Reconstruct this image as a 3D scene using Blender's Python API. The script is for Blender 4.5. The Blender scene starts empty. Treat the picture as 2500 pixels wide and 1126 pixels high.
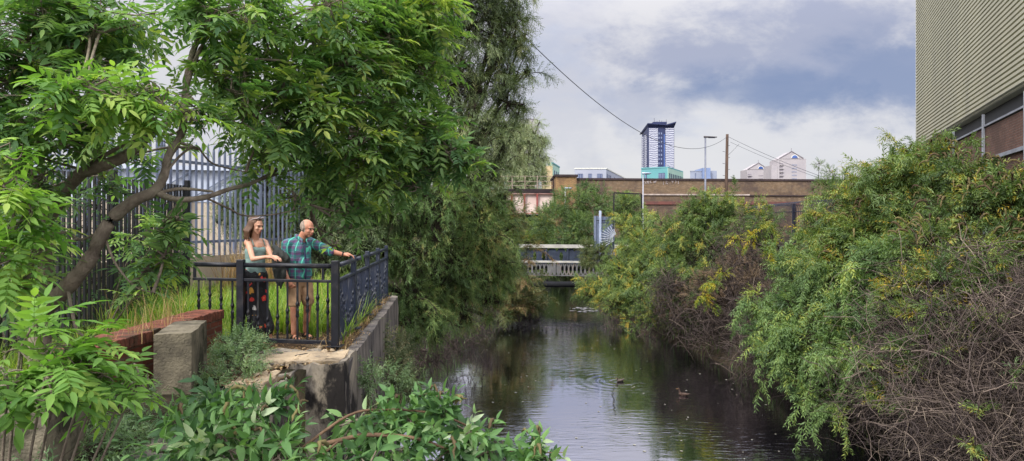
import bpy, math, random
import numpy as np
from mathutils import Vector, Matrix

F = 1730.0           # focal length of the photograph in pixels of its 2500 px width
EYE = 1.6
HOR = 545.0
def P(px, py, d):
    return (( px - 1250.0) / F * d, d, EYE + (HOR - py) / F * d)

scene = bpy.context.scene
col = scene.collection

# ------------------------------------------------------------------ camera
cam_d = bpy.data.cameras.new("camera"); cam = bpy.data.objects.new("camera", cam_d); col.objects.link(cam)
cam.location = (0, 0, EYE); cam.rotation_euler = (math.radians(90), 0, 0)
cam_d.sensor_width = 36; cam_d.lens = 36 * F / 2500; cam_d.shift_y = -18 / 2500
cam_d.clip_start = 0.05; cam_d.clip_end = 6000
scene.camera = cam
scene.render.resolution_x = 1024; scene.render.resolution_y = 461
scene.view_settings.view_transform = 'Standard'; scene.view_settings.look = 'None'
scene.view_settings.gamma = 1; scene.view_settings.exposure = 0.45
scene.view_settings.use_curve_mapping = False
scene.cycles.max_bounces = 6; scene.cycles.diffuse_bounces = 3; scene.cycles.glossy_bounces = 3
scene.cycles.transmission_bounces = 4; scene.cycles.transparent_max_bounces = 4
scene.cycles.caustics_reflective = False; scene.cycles.caustics_refractive = False
scene.cycles.use_denoising = True

SUN_EL, SUN_AZ = math.radians(42), math.radians(215)   # azimuth clockwise from +Y

# ------------------------------------------------------------------ world (cloudy afternoon sky)
class NT:
    """small helper to write node maths"""
    def __init__(s, nt): s.nt = nt; s.n = nt.nodes; s.l = nt.links
    def node(s, t, **kw):
        x = s.n.new(t)
        for k, v in kw.items(): setattr(x, k, v)
        return x
    def put(s, sock, v):
        if hasattr(v, 'is_output') or isinstance(v, bpy.types.NodeSocket): s.l.new(v, sock)
        else: sock.default_value = v
    def m(s, op, a, b=0.0, c=0.0, clamp=False):
        x = s.n.new('ShaderNodeMath'); x.operation = op; x.use_clamp = clamp
        s.put(x.inputs[0], a); s.put(x.inputs[1], b); s.put(x.inputs[2], c)
        return x.outputs[0]
    def sstep(s, v, a, b):
        x = s.n.new('ShaderNodeMapRange'); x.interpolation_type = 'SMOOTHSTEP'
        s.put(x.inputs[0], v); x.inputs[1].default_value = a; x.inputs[2].default_value = b
        x.inputs[3].default_value = 0; x.inputs[4].default_value = 1
        return x.outputs[0]
    def mix(s, f, a, b, mode='MIX'):
        x = s.n.new('ShaderNodeMix'); x.data_type = 'RGBA'; x.blend_type = mode
        s.put(x.inputs[0], f)
        for i, v in ((6, a), (7, b)):
            if isinstance(v, (tuple, list)): v = tuple(v) + (1,) if len(v) == 3 else v
            s.put(x.inputs[i], v)
        return x.outputs[2]
    def vec(s, x, y, z):
        c = s.n.new('ShaderNodeCombineXYZ'); s.put(c.inputs[0], x); s.put(c.inputs[1], y); s.put(c.inputs[2], z)
        return c.outputs[0]
    def noise(s, v, scale, detail=4, rough=0.5, dist=0.0):
        x = s.n.new('ShaderNodeTexNoise'); s.put(x.inputs['Vector'], v)
        x.inputs['Scale'].default_value = scale; x.inputs['Detail'].default_value = detail
        x.inputs['Roughness'].default_value = rough; x.inputs['Distortion'].default_value = dist
        return x.outputs['Fac']

world = bpy.data.worlds.new("World"); scene.world = world; world.use_nodes = True
wt = world.node_tree; wt.nodes.clear(); w = NT(wt)
out = w.node('ShaderNodeOutputWorld'); bg = w.node('ShaderNodeBackground')
sky = w.node('ShaderNodeTexSky'); sky.sky_type = 'NISHITA'; sky.sun_disc = False
sky.sun_elevation = SUN_EL; sky.sun_rotation = SUN_AZ
geo = w.node('ShaderNodeTexCoord'); sep = w.node('ShaderNodeSeparateXYZ'); w.l.new(geo.outputs['Generated'], sep.inputs[0])
X, Y, Z = sep.outputs
yy = w.m('MAXIMUM', Y, 0.08)
u = w.m('DIVIDE', X, yy); v = w.m('DIVIDE', Z, yy)
base = w.vec(X, w.m('MULTIPLY', Y, 0.6), w.m('MULTIPLY', Z, 2.6))
n1 = w.noise(base, 2.2, 9, 0.52, 0.3)
n2 = w.noise(base, 4.6, 8, 0.55, 0.2)
n3 = w.noise(w.vec(w.m('ADD', u, 3.3), w.m('MULTIPLY', v, 1.7), 0.4), 8.5, 10, 0.62, 0.15)
cloud = w.mix(w.sstep(n1, 0.38, 0.62), (0.655, 0.65, 0.715), (0.75, 0.735, 0.755))
cloud = w.mix(w.m('MULTIPLY', w.sstep(n2, 0.46, 0.30), 0.35), cloud, (0.47, 0.56, 0.78))
# long grey-blue cloud bank over the far roofs
def ell(cu, cv, a, b, wob):
    e = w.m('ADD', w.m('POWER', w.m('DIVIDE', w.m('SUBTRACT', u, cu), a), 2.0),
            w.m('POWER', w.m('DIVIDE', w.m('SUBTRACT', v, cv), b), 2.0))
    return w.m('ADD', w.m('SQRT', e), w.m('MULTIPLY', w.m('SUBTRACT', n3, 0.5), wob))
w_ = w
def ell2(cu, cv, a, b, wob): return w.sstep(ell(cu, cv, a, b, wob), 1.5, 0.45)
body = w.m('MAXIMUM', w.m('MAXIMUM', ell2(.26, .237, .15, .046, 3.2), ell2(.46, .235, .21, .085, 2.8)),
           w.m('MULTIPLY', ell2(.19, .165, .075, .04, 3.6), 0.6))
body = w.m('MAXIMUM', body, w.m('MULTIPLY', ell2(.06, .19, .08, .11, 4.0), 0.33))
core = w.m('MULTIPLY', w.m('MAXIMUM', ell2(.38, .187, .17, .036, 2.0), w.m('MULTIPLY', ell2(.56, .215, .13, .05, 2.2), 0.8)), w.m('ADD', .45, w.m('MULTIPLY', w.sstep(n2, .35, .6), .55)))
front = w.sstep(Y, 0.05, 0.3)
body = w.m('MULTIPLY', w.m('MULTIPLY', body, front), 0.95); core = w.m('MULTIPLY', w.m('MULTIPLY', core, front), 0.95)
c2 = w.mix(body, cloud, (0.395, 0.42, 0.555))
c2 = w.mix(core, c2, (0.215, 0.275, 0.455))
# warmer band of far cloud low over the horizon
low = w.m('MULTIPLY', w.sstep(v, 0.17, 0.04), w.sstep(n2, 0.42, 0.58))
c2 = w.mix(w.m('MULTIPLY', low, 0.6), c2, (0.74, 0.73, 0.78))
# the cloud is brighter overhead and round the hidden sun
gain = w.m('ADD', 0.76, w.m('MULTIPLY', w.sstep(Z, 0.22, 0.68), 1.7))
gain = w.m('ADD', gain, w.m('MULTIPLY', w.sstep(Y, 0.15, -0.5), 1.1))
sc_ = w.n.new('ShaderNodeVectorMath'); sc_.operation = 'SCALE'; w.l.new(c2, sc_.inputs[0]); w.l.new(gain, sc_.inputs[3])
nb = w.n.new('ShaderNodeVectorMath'); nb.operation = 'SCALE'; w.l.new(sky.outputs[0], nb.inputs[0]); nb.inputs[3].default_value = 0.10
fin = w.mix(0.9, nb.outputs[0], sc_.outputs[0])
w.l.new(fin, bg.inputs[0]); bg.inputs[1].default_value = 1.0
w.l.new(bg.outputs[0], out.inputs[0])

sun_d = bpy.data.lights.new("sun", 'SUN'); sun = bpy.data.objects.new("sun", sun_d); col.objects.link(sun)
sun_d.energy = 2.6; sun_d.angle = math.radians(10); sun_d.color = (1, .95, .87)
sdir = Vector((math.sin(SUN_AZ) * math.cos(SUN_EL), math.cos(SUN_AZ) * math.cos(SUN_EL), math.sin(SUN_EL)))
sun.rotation_euler = sdir.to_track_quat('Z', 'Y').to_euler(); sun.location = (-10, -20, 30)

# ------------------------------------------------------------------ materials
def mat(name, c1, c2=None, scale=3.0, rough=0.8, spec=0.3, metal=0.0, bump=0.0, bscale=40.0, detail=5, lo=.35, hi=.65, c3=None, s3=0.6, stretch=(1, 1, 1), t3=(.5, .66)):
    m_ = bpy.data.materials.new(name); m_.use_nodes = True; t = NT(m_.node_tree)
    b = m_.node_tree.nodes['Principled BSDF']
    b.inputs['Roughness'].default_value = rough; b.inputs['Specular IOR Level'].default_value = spec; b.inputs['Metallic'].default_value = metal
    tc = t.node('ShaderNodeTexCoord'); mp = t.node('ShaderNodeMapping'); t.l.new(tc.outputs['Object'], mp.inputs[0]); mp.inputs['Scale'].default_value = stretch
    if c2 is None: c2 = tuple(x * 0.8 for x in c1)
    cc = t.mix(t.sstep(t.noise(mp.outputs[0], scale, detail, .6), lo, hi), c1, c2)
    if c3: cc = t.mix(t.sstep(t.noise(mp.outputs[0], s3, 6, .65), *t3), cc, c3)
    t.l.new(cc, b.inputs['Base Color'])
    if bump:
        bp = t.node('ShaderNodeBump'); bp.inputs['Strength'].default_value = bump; bp.inputs['Distance'].default_value = .02
        t.l.new(t.noise(mp.outputs[0], bscale, 5, .6), bp.inputs['Height']); t.l.new(bp.outputs[0], b.inputs['Normal'])
    return m_

def brickmat(name, c1, c2, mortar, bw=.225, bh=.075, ms=.010, dirt=None, rough=.9, dscale=.5, nscale=5, namt=.5):
    m_ = bpy.data.materials.new(name); m_.use_nodes = True; t = NT(m_.node_tree)
    b = m_.node_tree.nodes['Principled BSDF']; b.inputs['Roughness'].default_value = rough; b.inputs['Specular IOR Level'].default_value = .2
    uv = t.node('ShaderNodeUVMap'); br = t.node('ShaderNodeTexBrick'); t.l.new(uv.outputs[0], br.inputs[0])
    br.inputs['Color1'].default_value = (*c1, 1); br.inputs['Color2'].default_value = (*c2, 1); br.inputs['Mortar'].default_value = (*mortar, 1)
    br.inputs['Scale'].default_value = 1; br.inputs['Mortar Size'].default_value = ms; br.inputs['Brick Width'].default_value = bw; br.inputs['Row Height'].default_value = bh
    br.inputs['Bias'].default_value = -.1; br.inputs['Mortar Smooth'].default_value = .2
    c = t.mix(t.m('MULTIPLY', t.sstep(t.noise(uv.outputs[0], nscale, 8, .8), .42, .58), namt), br.outputs[0], tuple(x * .55 for x in c1))
    if dirt: c = t.mix(t.m('MULTIPLY', t.sstep(t.noise(uv.outputs[0], dscale, 7, .7), .44, .62), .75), c, dirt)
    t.l.new(c, b.inputs['Base Color'])
    bp = t.node('ShaderNodeBump'); bp.inputs['Strength'].default_value = .6; bp.inputs['Distance'].default_value = .012; bp.invert = True
    t.l.new(br.outputs['Fac'], bp.inputs['Height']); t.l.new(bp.outputs[0], b.inputs['Normal'])
    return m_

def leafmat(name, stops, rough=.42, trans=.30, spec=.35):
    m_ = bpy.data.materials.new(name); m_.use_nodes = True; t = NT(m_.node_tree)
    b = m_.node_tree.nodes['Principled BSDF']; o = m_.node_tree.nodes['Material Output']
    b.inputs['Roughness'].default_value = rough; b.inputs['Specular IOR Level'].default_value = spec
    a = t.node('ShaderNodeAttribute'); a.attribute_name = 'tint'
    r = t.node('ShaderNodeValToRGB'); t.l.new(a.outputs['Fac'], r.inputs[0]); e = r.color_ramp.elements
    e[0].position = stops[0][0]; e[0].color = (*stops[0][1], 1); e[1].position = stops[-1][0]; e[1].color = (*stops[-1][1], 1)
    for p, c in stops[1:-1]:
        q = e.new(p); q.color = (*c, 1)
    t.l.new(r.outputs[0], b.inputs['Base Color'])
    tr = t.node('ShaderNodeBsdfTranslucent')
    t.l.new(t.mix(1.0, r.outputs[0], (1.7, 1.9, .8), 'MULTIPLY'), tr.inputs[0])
    mx = t.node('ShaderNodeMixShader'); mx.inputs[0].default_value = trans
    t.l.new(b.outputs[0], mx.inputs[1]); t.l.new(tr.outputs[0], mx.inputs[2]); t.l.new(mx.outputs[0], o.inputs[0])
    return m_

# ------------------------------------------------------------------ tagging
def tag(o, label=None, cat=None, group=None, kind=None):
    if label: o['label'] = label
    if cat: o['category'] = cat
    if group: o['group'] = group
    if kind: o['kind'] = kind
    return o
def empty(name, loc=(0, 0, 0), label=None, cat=None, group=None):
    o = bpy.data.objects.new(name, None); o.location = loc; o.empty_display_size = .1; col.objects.link(o)
    return tag(o, label, cat, group)
def link(name, me, parent=None):
    o = bpy.data.objects.new(name, me); col.objects.link(o)
    if parent is not None:
        o.parent = parent
        pl = Vector(parent.location)
        if parent.parent is not None: pl = pl + Vector(parent.parent.location)
        o.location = -pl          # meshes are written in world metres; roots are never rotated
    return o

# ------------------------------------------------------------------ polygon mesh builder
class MB:
    def __init__(s): s.v = []; s.f = []; s.sm = []
    def poly(s, pts, smooth=False):
        i = len(s.v); s.v += [tuple(p) for p in pts]; s.f.append(tuple(range(i, i + len(pts)))); s.sm.append(smooth)
    def add(s, V, Fc, smooth=False):
        i = len(s.v); s.v += [tuple(p) for p in V]; s.f += [tuple(i + k for k in f) for f in Fc]; s.sm += [smooth] * len(Fc)
        return s
    def prism(s, fp, z0, z1, top=True, bot=True):
        n = len(fp)
        ar = sum(fp[i][0] * fp[(i + 1) % n][1] - fp[(i + 1) % n][0] * fp[i][1] for i in range(n))
        if ar < 0: fp = list(fp)[::-1]
        V = [(p[0], p[1], z0) for p in fp] + [(p[0], p[1], z1) for p in fp]
        Fc = [(i, (i + 1) % n, n + (i + 1) % n, n + i) for i in range(n)]
        if bot: Fc.append(tuple(range(n - 1, -1, -1)))
        if top: Fc.append(tuple(range(n, 2 * n)))
        return s.add(V, Fc)
    def box(s, c, size, rz=0.0, R=None):
        a, b, h = size[0] / 2, size[1] / 2, size[2] / 2
        M = R if R is not None else Matrix.Rotation(rz, 3, 'Z')
        V = [Vector(c) + M @ Vector((x * a, y * b, z * h)) for z in (-1, 1) for y in (-1, 1) for x in (-1, 1)]
        return s.add(V, [(0, 2, 3, 1), (4, 5, 7, 6), (0, 1, 5, 4), (2, 6, 7, 3), (0, 4, 6, 2), (1, 3, 7, 5)])
    def bar(s, a, b, w, h=None, up=(0, 0, 1)):
        a = Vector(a); b = Vector(b); h = h or w; x = (b - a); L = x.length; x.normalize()
        u = Vector(up)
        if abs(x.dot(u)) > .98: u = Vector((0, 1, 0))
        y = u.cross(x).normalized(); z = x.cross(y)
        M = Matrix((x, y, z)).transposed()
        return s.box((a + b) / 2, (L, w, h), R=M)
    def tube(s, path, r, sides=8, cap=True, smooth=True):
        path = [Vector(p) for p in path]; n = len(path)
        r = [r] * n if not hasattr(r, '__len__') else r
        V = []; prev = None
        for i, p in enumerate(path):
            t = (path[min(i + 1, n - 1)] - path[max(i - 1, 0)]).normalized()
            if prev is None:
                up = Vector((0, 0, 1)) if abs(t.z) < .9 else Vector((1, 0, 0)); a = up.cross(t).normalized()
            else: a = (prev - t * prev.dot(t)).normalized()
            prev = a; b = t.cross(a)
            for k in range(sides):
                th = 2 * math.pi * k / sides
                V.append(p + (a * math.cos(th) + b * math.sin(th)) * r[i])
        Fc = [(i * sides + k, i * sides + (k + 1) % sides, (i + 1) * sides + (k + 1) % sides, (i + 1) * sides + k) for i in range(n - 1) for k in range(sides)]
        s.add(V, Fc, smooth)
        if cap:
            s.f.append(tuple(len(s.v) - len(V) + k for k in range(sides - 1, -1, -1))); s.sm.append(False)
            s.f.append(tuple(len(s.v) - sides + k for k in range(sides))); s.sm.append(False)
        return s
    def build(s, name, m, parent=None, bevel=0):
        me = bpy.data.meshes.new(name); me.from_pydata(s.v, [], s.f); me.update()
        uvl = me.uv_layers.new(name='UVMap'); uvd = np.zeros((len(me.loops), 2), np.float32)
        for p in me.polygons:
            nn = p.normal
            p.use_smooth = s.sm[p.index]
            if abs(nn.z) > .75:
                for li in p.loop_indices:
                    c = me.vertices[me.loops[li].vertex_index].co; uvd[li] = (c.x, c.y)
            else:
                L = math.hypot(nn.x, nn.y) or 1; tx, ty = -nn.y / L, nn.x / L
                for li in p.loop_indices:
                    c = me.vertices[me.loops[li].vertex_index].co; uvd[li] = (c.x * tx + c.y * ty, c.z)
        uvl.data.foreach_set('uv', uvd.ravel())
        for q in (m if isinstance(m, (list, tuple)) else [m]): me.materials.append(q)
        o = link(name, me, parent)
        if bevel:
            bv = o.modifiers.new('bevel', 'BEVEL'); bv.width = bevel; bv.segments = 2; bv.limit_method = 'ANGLE'
        return o

# ------------------------------------------------------------------ vectorised triangle soup for foliage
def nrm(a): return a / np.maximum(np.linalg.norm(a, axis=-1, keepdims=True), 1e-9)
class Acc:
    def __init__(s): s.V = []; s.F = []; s.T = []; s.n = 0
    def add(s, V, Fc, T):
        s.V.append(V.astype(np.float32)); s.F.append((Fc + s.n).astype(np.int32)); s.T.append(T.astype(np.float32)); s.n += len(V)
    def place(s, tpl, pos, X, up, sc, tint):
        if len(pos) == 0: return
        Vt, Ft, Tt = tpl
        X = nrm(X); Yv = nrm(np.cross(up, X)); Zv = np.cross(X, Yv)
        M = np.stack([X, Yv, Zv], 1)                      # N,3(axis),3
        V = pos[:, None, :] + np.einsum('vk,nkj->nvj', Vt, M) * np.asarray(sc)[:, None, None]
        n = len(pos); nv = len(Vt)
        Fc = (Ft[None] + (np.arange(n) * nv)[:, None, None]).reshape(-1, 3)
        T = np.clip(tint[:, None] + Tt[None, :], 0.0, 1.0).ravel()
        s.add(V.reshape(-1, 3), Fc, T)
    def tubes(s, path, rad, sides=4, tint=.5):
        path = np.asarray(path, float); N, K, _ = path.shape
        t = nrm(np.gradient(path, axis=1)); ref = np.zeros_like(t); ref[..., 0] = .31; ref[..., 1] = .17; ref[..., 2] = .93
        flip = np.abs((t * ref).sum(-1)) > .96; ref[flip] = (.9, .3, .1)
        a = nrm(np.cross(ref, t)); b = np.cross(t, a)
        th = np.arange(sides) * 2 * np.pi / sides
        ring = a[:, :, None, :] * np.cos(th)[None, None, :, None] + b[:, :, None, :] * np.sin(th)[None, None, :, None]
        V = path[:, :, None, :] + ring * np.asarray(rad)[:, :, None, None]
        idx = np.arange(N * K * sides).reshape(N, K, sides)
        A = idx[:, :-1, :]; B = idx[:, 1:, :]; A2 = np.roll(A, -1, 2); B2 = np.roll(B, -1, 2)
        Fc = np.concatenate([np.stack([A, A2, B2], -1).reshape(-1, 3), np.stack([A, B2, B], -1).reshape(-1, 3)])
        T = np.repeat(np.broadcast_to(np.asarray(tint, float).reshape(-1, 1) if np.ndim(tint) else np.full((N, 1), tint), (N, 1)), K * sides, 1).ravel()
        s.add(V.reshape(-1, 3), Fc, T)
    def build(s, name, m, parent=None, smooth=False):
        V = np.concatenate(s.V); Fc = np.concatenate(s.F); T = np.concatenate(s.T)
        me = bpy.data.meshes.new(name); me.vertices.add(len(V)); me.vertices.foreach_set('co', V.ravel())
        me.loops.add(len(Fc) * 3); me.loops.foreach_set('vertex_index', Fc.ravel())
        me.polygons.add(len(Fc)); me.polygons.foreach_set('loop_start', np.arange(0, len(Fc) * 3, 3, dtype=np.int32))
        if smooth: me.polygons.foreach_set('use_smooth', np.ones(len(Fc), bool))
        at = me.attributes.new('tint', 'FLOAT', 'POINT'); at.data.foreach_set('value', T)
        me.update(calc_edges=True); me.materials.append(m)
        return link(name, me, parent)

rng = np.random.default_rng(7)
random.seed(5)

# leaf templates: +X along the leaf, +Y across, +Z the upper face
def leaflet(st, wd, W, fold=.35, bend=.25):
    """one folded blade; st stations 0..1, wd relative half widths"""
    k = len(st); V = []; Fc = []
    for t in st: V.append((t, 0, -bend * t * t))
    e = {}
    for sgn in (1, -1):
        for i in range(1, k - 1):
            e[(sgn, i)] = len(V); h = wd[i] * W / 2
            V.append((st[i], sgn * h, -bend * st[i] ** 2 + fold * h))
        for i in range(k - 1):
            a0 = e.get((sgn, i)); a1 = e.get((sgn, i + 1)); q = []
            if a0 is None and a1 is not None: q = [(i, i + 1, a1)]
            elif a1 is None and a0 is not None: q = [(i, i + 1, a0)]
            else: q = [(i, i + 1, a1), (i, a1, a0)]
            for f in q: Fc.append(f if sgn > 0 else (f[0], f[2], f[1]))
    return np.array(V, float), np.array(Fc)
LEAF_HI = leaflet([0, .18, .45, .75, 1], [0, .8, 1, .55, 0], .32, .30, .14)
LEAF_MID = leaflet([0, .42, 1], [0, 1, 0], .34)
LEAF_NARROW = leaflet([0, .45, 1], [0, 1, 0], .15, .3, .15)
LEAF_BUD = leaflet([0, .18, .45, .75, 1], [0, .85, 1, .6, 0], .36, .35, .35)
LEAF_BUDL = leaflet([0, .4, 1], [0, 1, 0], .27, .4, .4)

def rot_place(tpl, pos, X, up, sc):
    V, Fc = tpl; X = np.array(X, float); X /= np.linalg.norm(X); Yv = np.cross(up, X); Yv /= np.linalg.norm(Yv); Zv = np.cross(X, Yv)
    return np.array(pos) + (V[:, :1] * X + V[:, 1:2] * Yv + V[:, 2:3] * Zv) * sc, Fc
class Tpl:
    def __init__(s): s.V = []; s.F = []; s.T = []; s.n = 0
    def add(s, V, Fc, t): s.V.append(V); s.F.append(Fc + s.n); s.T.append(np.full(len(V), t)); s.n += len(V)
    def stem(s, pts, r0, r1, t=0.0):
        pts = np.array(pts, float); K = len(pts); V = []; Fc = []
        for i, p in enumerate(pts):
            r = r0 + (r1 - r0) * i / (K - 1)
            for k in range(3):
                th = 2.094 * k; V.append(p + np.array([0, math.cos(th) * r, math.sin(th) * r]))
        for i in range(K - 1):
            for k in range(3):
                a, b = i * 3 + k, i * 3 + (k + 1) % 3
                Fc += [(a, b, b + 3), (a, b + 3, a + 3)]
        s.add(np.array(V), np.array(Fc), t)
    def get(s): return np.concatenate(s.V), np.concatenate(s.F), np.concatenate(s.T)

def tpl_compound(leaf, r, pairs=5, jit=.12):
    T = Tpl(); cur = lambda t: np.array([t, .06 * math.sin(2.5 * t) * r.choice([-1, 1]) * 0 , -.16 * t * t])
    T.stem([cur(t) for t in (0, .35, .7, 1)], .008, .004, .12)
    for i in range(pairs):
        t = .26 + .62 * i / (pairs - 1); L = .36 * (1 - .25 * abs(i - pairs * .45) / pairs)
        for sg in (1, -1):
            an = math.radians(r.uniform(46, 66)); tilt = r.uniform(-.22, .16)
            X = (math.cos(an), sg * math.sin(an), -.16 * 2 * t * .6 + tilt)
            up = (r.uniform(-.25, .25), r.uniform(-.25, .25), 1)
            V, Fc = rot_place(leaf, cur(t + r.uniform(-.02, .02)), X, up, L * r.uniform(.85, 1.12)); T.add(V, Fc, r.uniform(-jit, jit))
    V, Fc = rot_place(leaf, cur(1), (1, r.uniform(-.1, .1), -.35), (0, 0, 1), .37); T.add(V, Fc, r.uniform(-jit, jit))
    return T.get()
def tpl_willow(leaf, r, n=15, jit=.14, L=.30):
    T = Tpl(); cur = lambda t: np.array([t, 0, -.12 * t * t])
    T.stem([cur(t) for t in (0, .5, 1)], .006, .002, .3)
    for i in range(n):
        t = .08 + .9 * i / (n - 1); a = i * 2.4 + r.uniform(-.4, .4); s = math.sin(math.radians(r.uniform(28, 55)))
        X = (math.sqrt(1 - s * s), s * math.cos(a), s * math.sin(a) - .25)
        V, Fc = rot_place(leaf, cur(t), X, (r.uniform(-.5, .5), .1, 1), L * r.uniform(.75, 1.1)); T.add(V, Fc, r.uniform(-jit, jit))
    return T.get()
def tpl_bud(leaf, r, pairs=6, jit=.12, L=.40, spread=1.0):
    T = Tpl(); cur = lambda t: np.array([t, 0, -.25 * t * t])
    T.stem([cur(t) for t in (0, .5, 1)], .012, .005, .25)
    for i in range(pairs):
        t = .12 + .85 * i / (pairs - 1); a0 = (i % 2) * math.pi / 2 + r.uniform(-.3, .3)
        for k in (0, 1):
            a = a0 + k * math.pi; s = math.sin(math.radians(r.uniform(40, 68) * spread * (1 - .35 * t)))
            X = (math.sqrt(max(.05, 1 - s * s)), s * math.cos(a), s * math.sin(a) - .22)
            V, Fc = rot_place(leaf, cur(t), X, (r.uniform(-.3, .3), r.uniform(-.3, .3), 1), L * (1 - .35 * t) * r.uniform(.8, 1.15)); T.add(V, Fc, r.uniform(-jit, jit))
    return T.get()
R_ = random.Random(3)
TP = dict(
    ash=[tpl_compound(LEAF_HI, R_, p) for p in (5, 4, 6, 5)],
    ash_lo=[tpl_compound(LEAF_MID, R_, p) for p in (5, 4, 6)],
    willow=[tpl_willow(LEAF_NARROW, R_, n) for n in (15, 12, 17)],
    bud_hi=[tpl_bud(LEAF_BUD, R_, p, L=.56, spread=1.1) for p in (4, 3, 5, 4)],
    bud=[tpl_bud(LEAF_BUDL, R_, p) for p in (6, 5, 7)],
    herb=[tpl_bud(LEAF_BUDL, R_, p, L=.34, spread=1.2) for p in (7, 6)],
)
def unit(n): return nrm(rng.normal(size=(n, 3)))

def lump_points(lumps, n, shell=(.55, 1.0), subs=9, subr=.42, zmin=None, xmin=None):
    """lumps: (centre, (rx,ry,rz)); points gathered in sub-clumps near the lumps' skins"""
    C = np.array([l[0] for l in lumps], float); R = np.array([l[1] if hasattr(l[1], '__len__') else (l[1],) * 3 for l in lumps], float)
    wt_ = (R.prod(1)) ** (2 / 3); wt_ /= wt_.sum(); cnt = rng.multinomial(n, wt_)
    pos = []; outw = []; sub = []; sub_c = []; sub_l = []
    for i, c in enumerate(cnt):
        if c == 0: continue
        k = max(3, subs); d = unit(k); d[:, 2] = d[:, 2] * .9 + .08
        sc = C[i] + nrm(d) * R[i] * rng.uniform(.45, .95, (k, 1)); base_i = len(sub_c)
        sub_c += list(sc); sub_l += [i] * k
        w_k = rng.uniform(.4, 1.6, k); w_k /= w_k.sum(); which = rng.choice(k, c, p=w_k)
        rr = rng.uniform(shell[0], shell[1], (c, 1)); dd = unit(c)
        p = sc[which] + dd * rr * R[i] * subr
        keep = rng.random(c) < .25                      # some stay anywhere in the volume
        p[keep] = C[i] + unit(keep.sum()) * R[i] * rng.uniform(.2, 1.0, (keep.sum(), 1)) ** .5
        pos.append(p); outw.append(nrm((p - C[i]) / R[i] + dd * .35)); sub.append(base_i + which)
    pos = np.concatenate(pos); outw = np.concatenate(outw); sub = np.concatenate(sub)
    if zmin is not None:
        k = pos[:, 2] > zmin; pos, outw, sub = pos[k], outw[k], sub[k]
    return pos, outw, sub, np.array(sub_c), np.array(sub_l), C, R

def bez(a, b, mid, K):
    t = np.linspace(0, 1, K)[None, :, None]
    return (1 - t) ** 2 * a[:, None] + 2 * t * (1 - t) * mid[:, None] + t ** 2 * b[:, None]

def branches(acc, bases, lumps_C, sub_c, sub_l, pos, sub, r0, r1, r2, twig=.35, frac=1.0, sides=6):
    bases = np.array(bases, float); n = len(lumps_C)
    bi = np.argmin(np.linalg.norm(lumps_C[:, None, :] - bases[None], axis=2) + rng.uniform(0, .4, (n, len(bases))), 1)
    a = bases[bi]; mid = a * .5 + lumps_C * .5; L = np.linalg.norm(lumps_C - a, axis=1, keepdims=True)
    mid = mid + rng.normal(size=mid.shape) * L * .08; mid[:, 2] += L[:, 0] * .15
    pth = bez(a, lumps_C, mid, 9); acc.tubes(pth, np.linspace(r0, r1, 9)[None] * rng.uniform(.7, 1.1, (n, 1)), sides)
    a = lumps_C[sub_l]; L = np.linalg.norm(sub_c - a, axis=1, keepdims=True)
    mid = (a + sub_c) / 2 + rng.normal(size=a.shape) * L * .15; acc.tubes(bez(a, sub_c, mid, 6), np.linspace(r1, r2, 6)[None] * np.ones((len(a), 1)), max(4, sides - 1))
    if frac > 0:
        k = rng.random(len(pos)) < frac; p = pos[k]; a = sub_c[sub[k]]
        L = np.linalg.norm(p - a, axis=1, keepdims=True); mid = (a + p) / 2 + rng.normal(size=p.shape) * L * .15
        acc.tubes(bez(a, p, mid, 4), np.linspace(r2, r2 * .45, 4)[None] * np.ones((len(p), 1)), 3)

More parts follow.
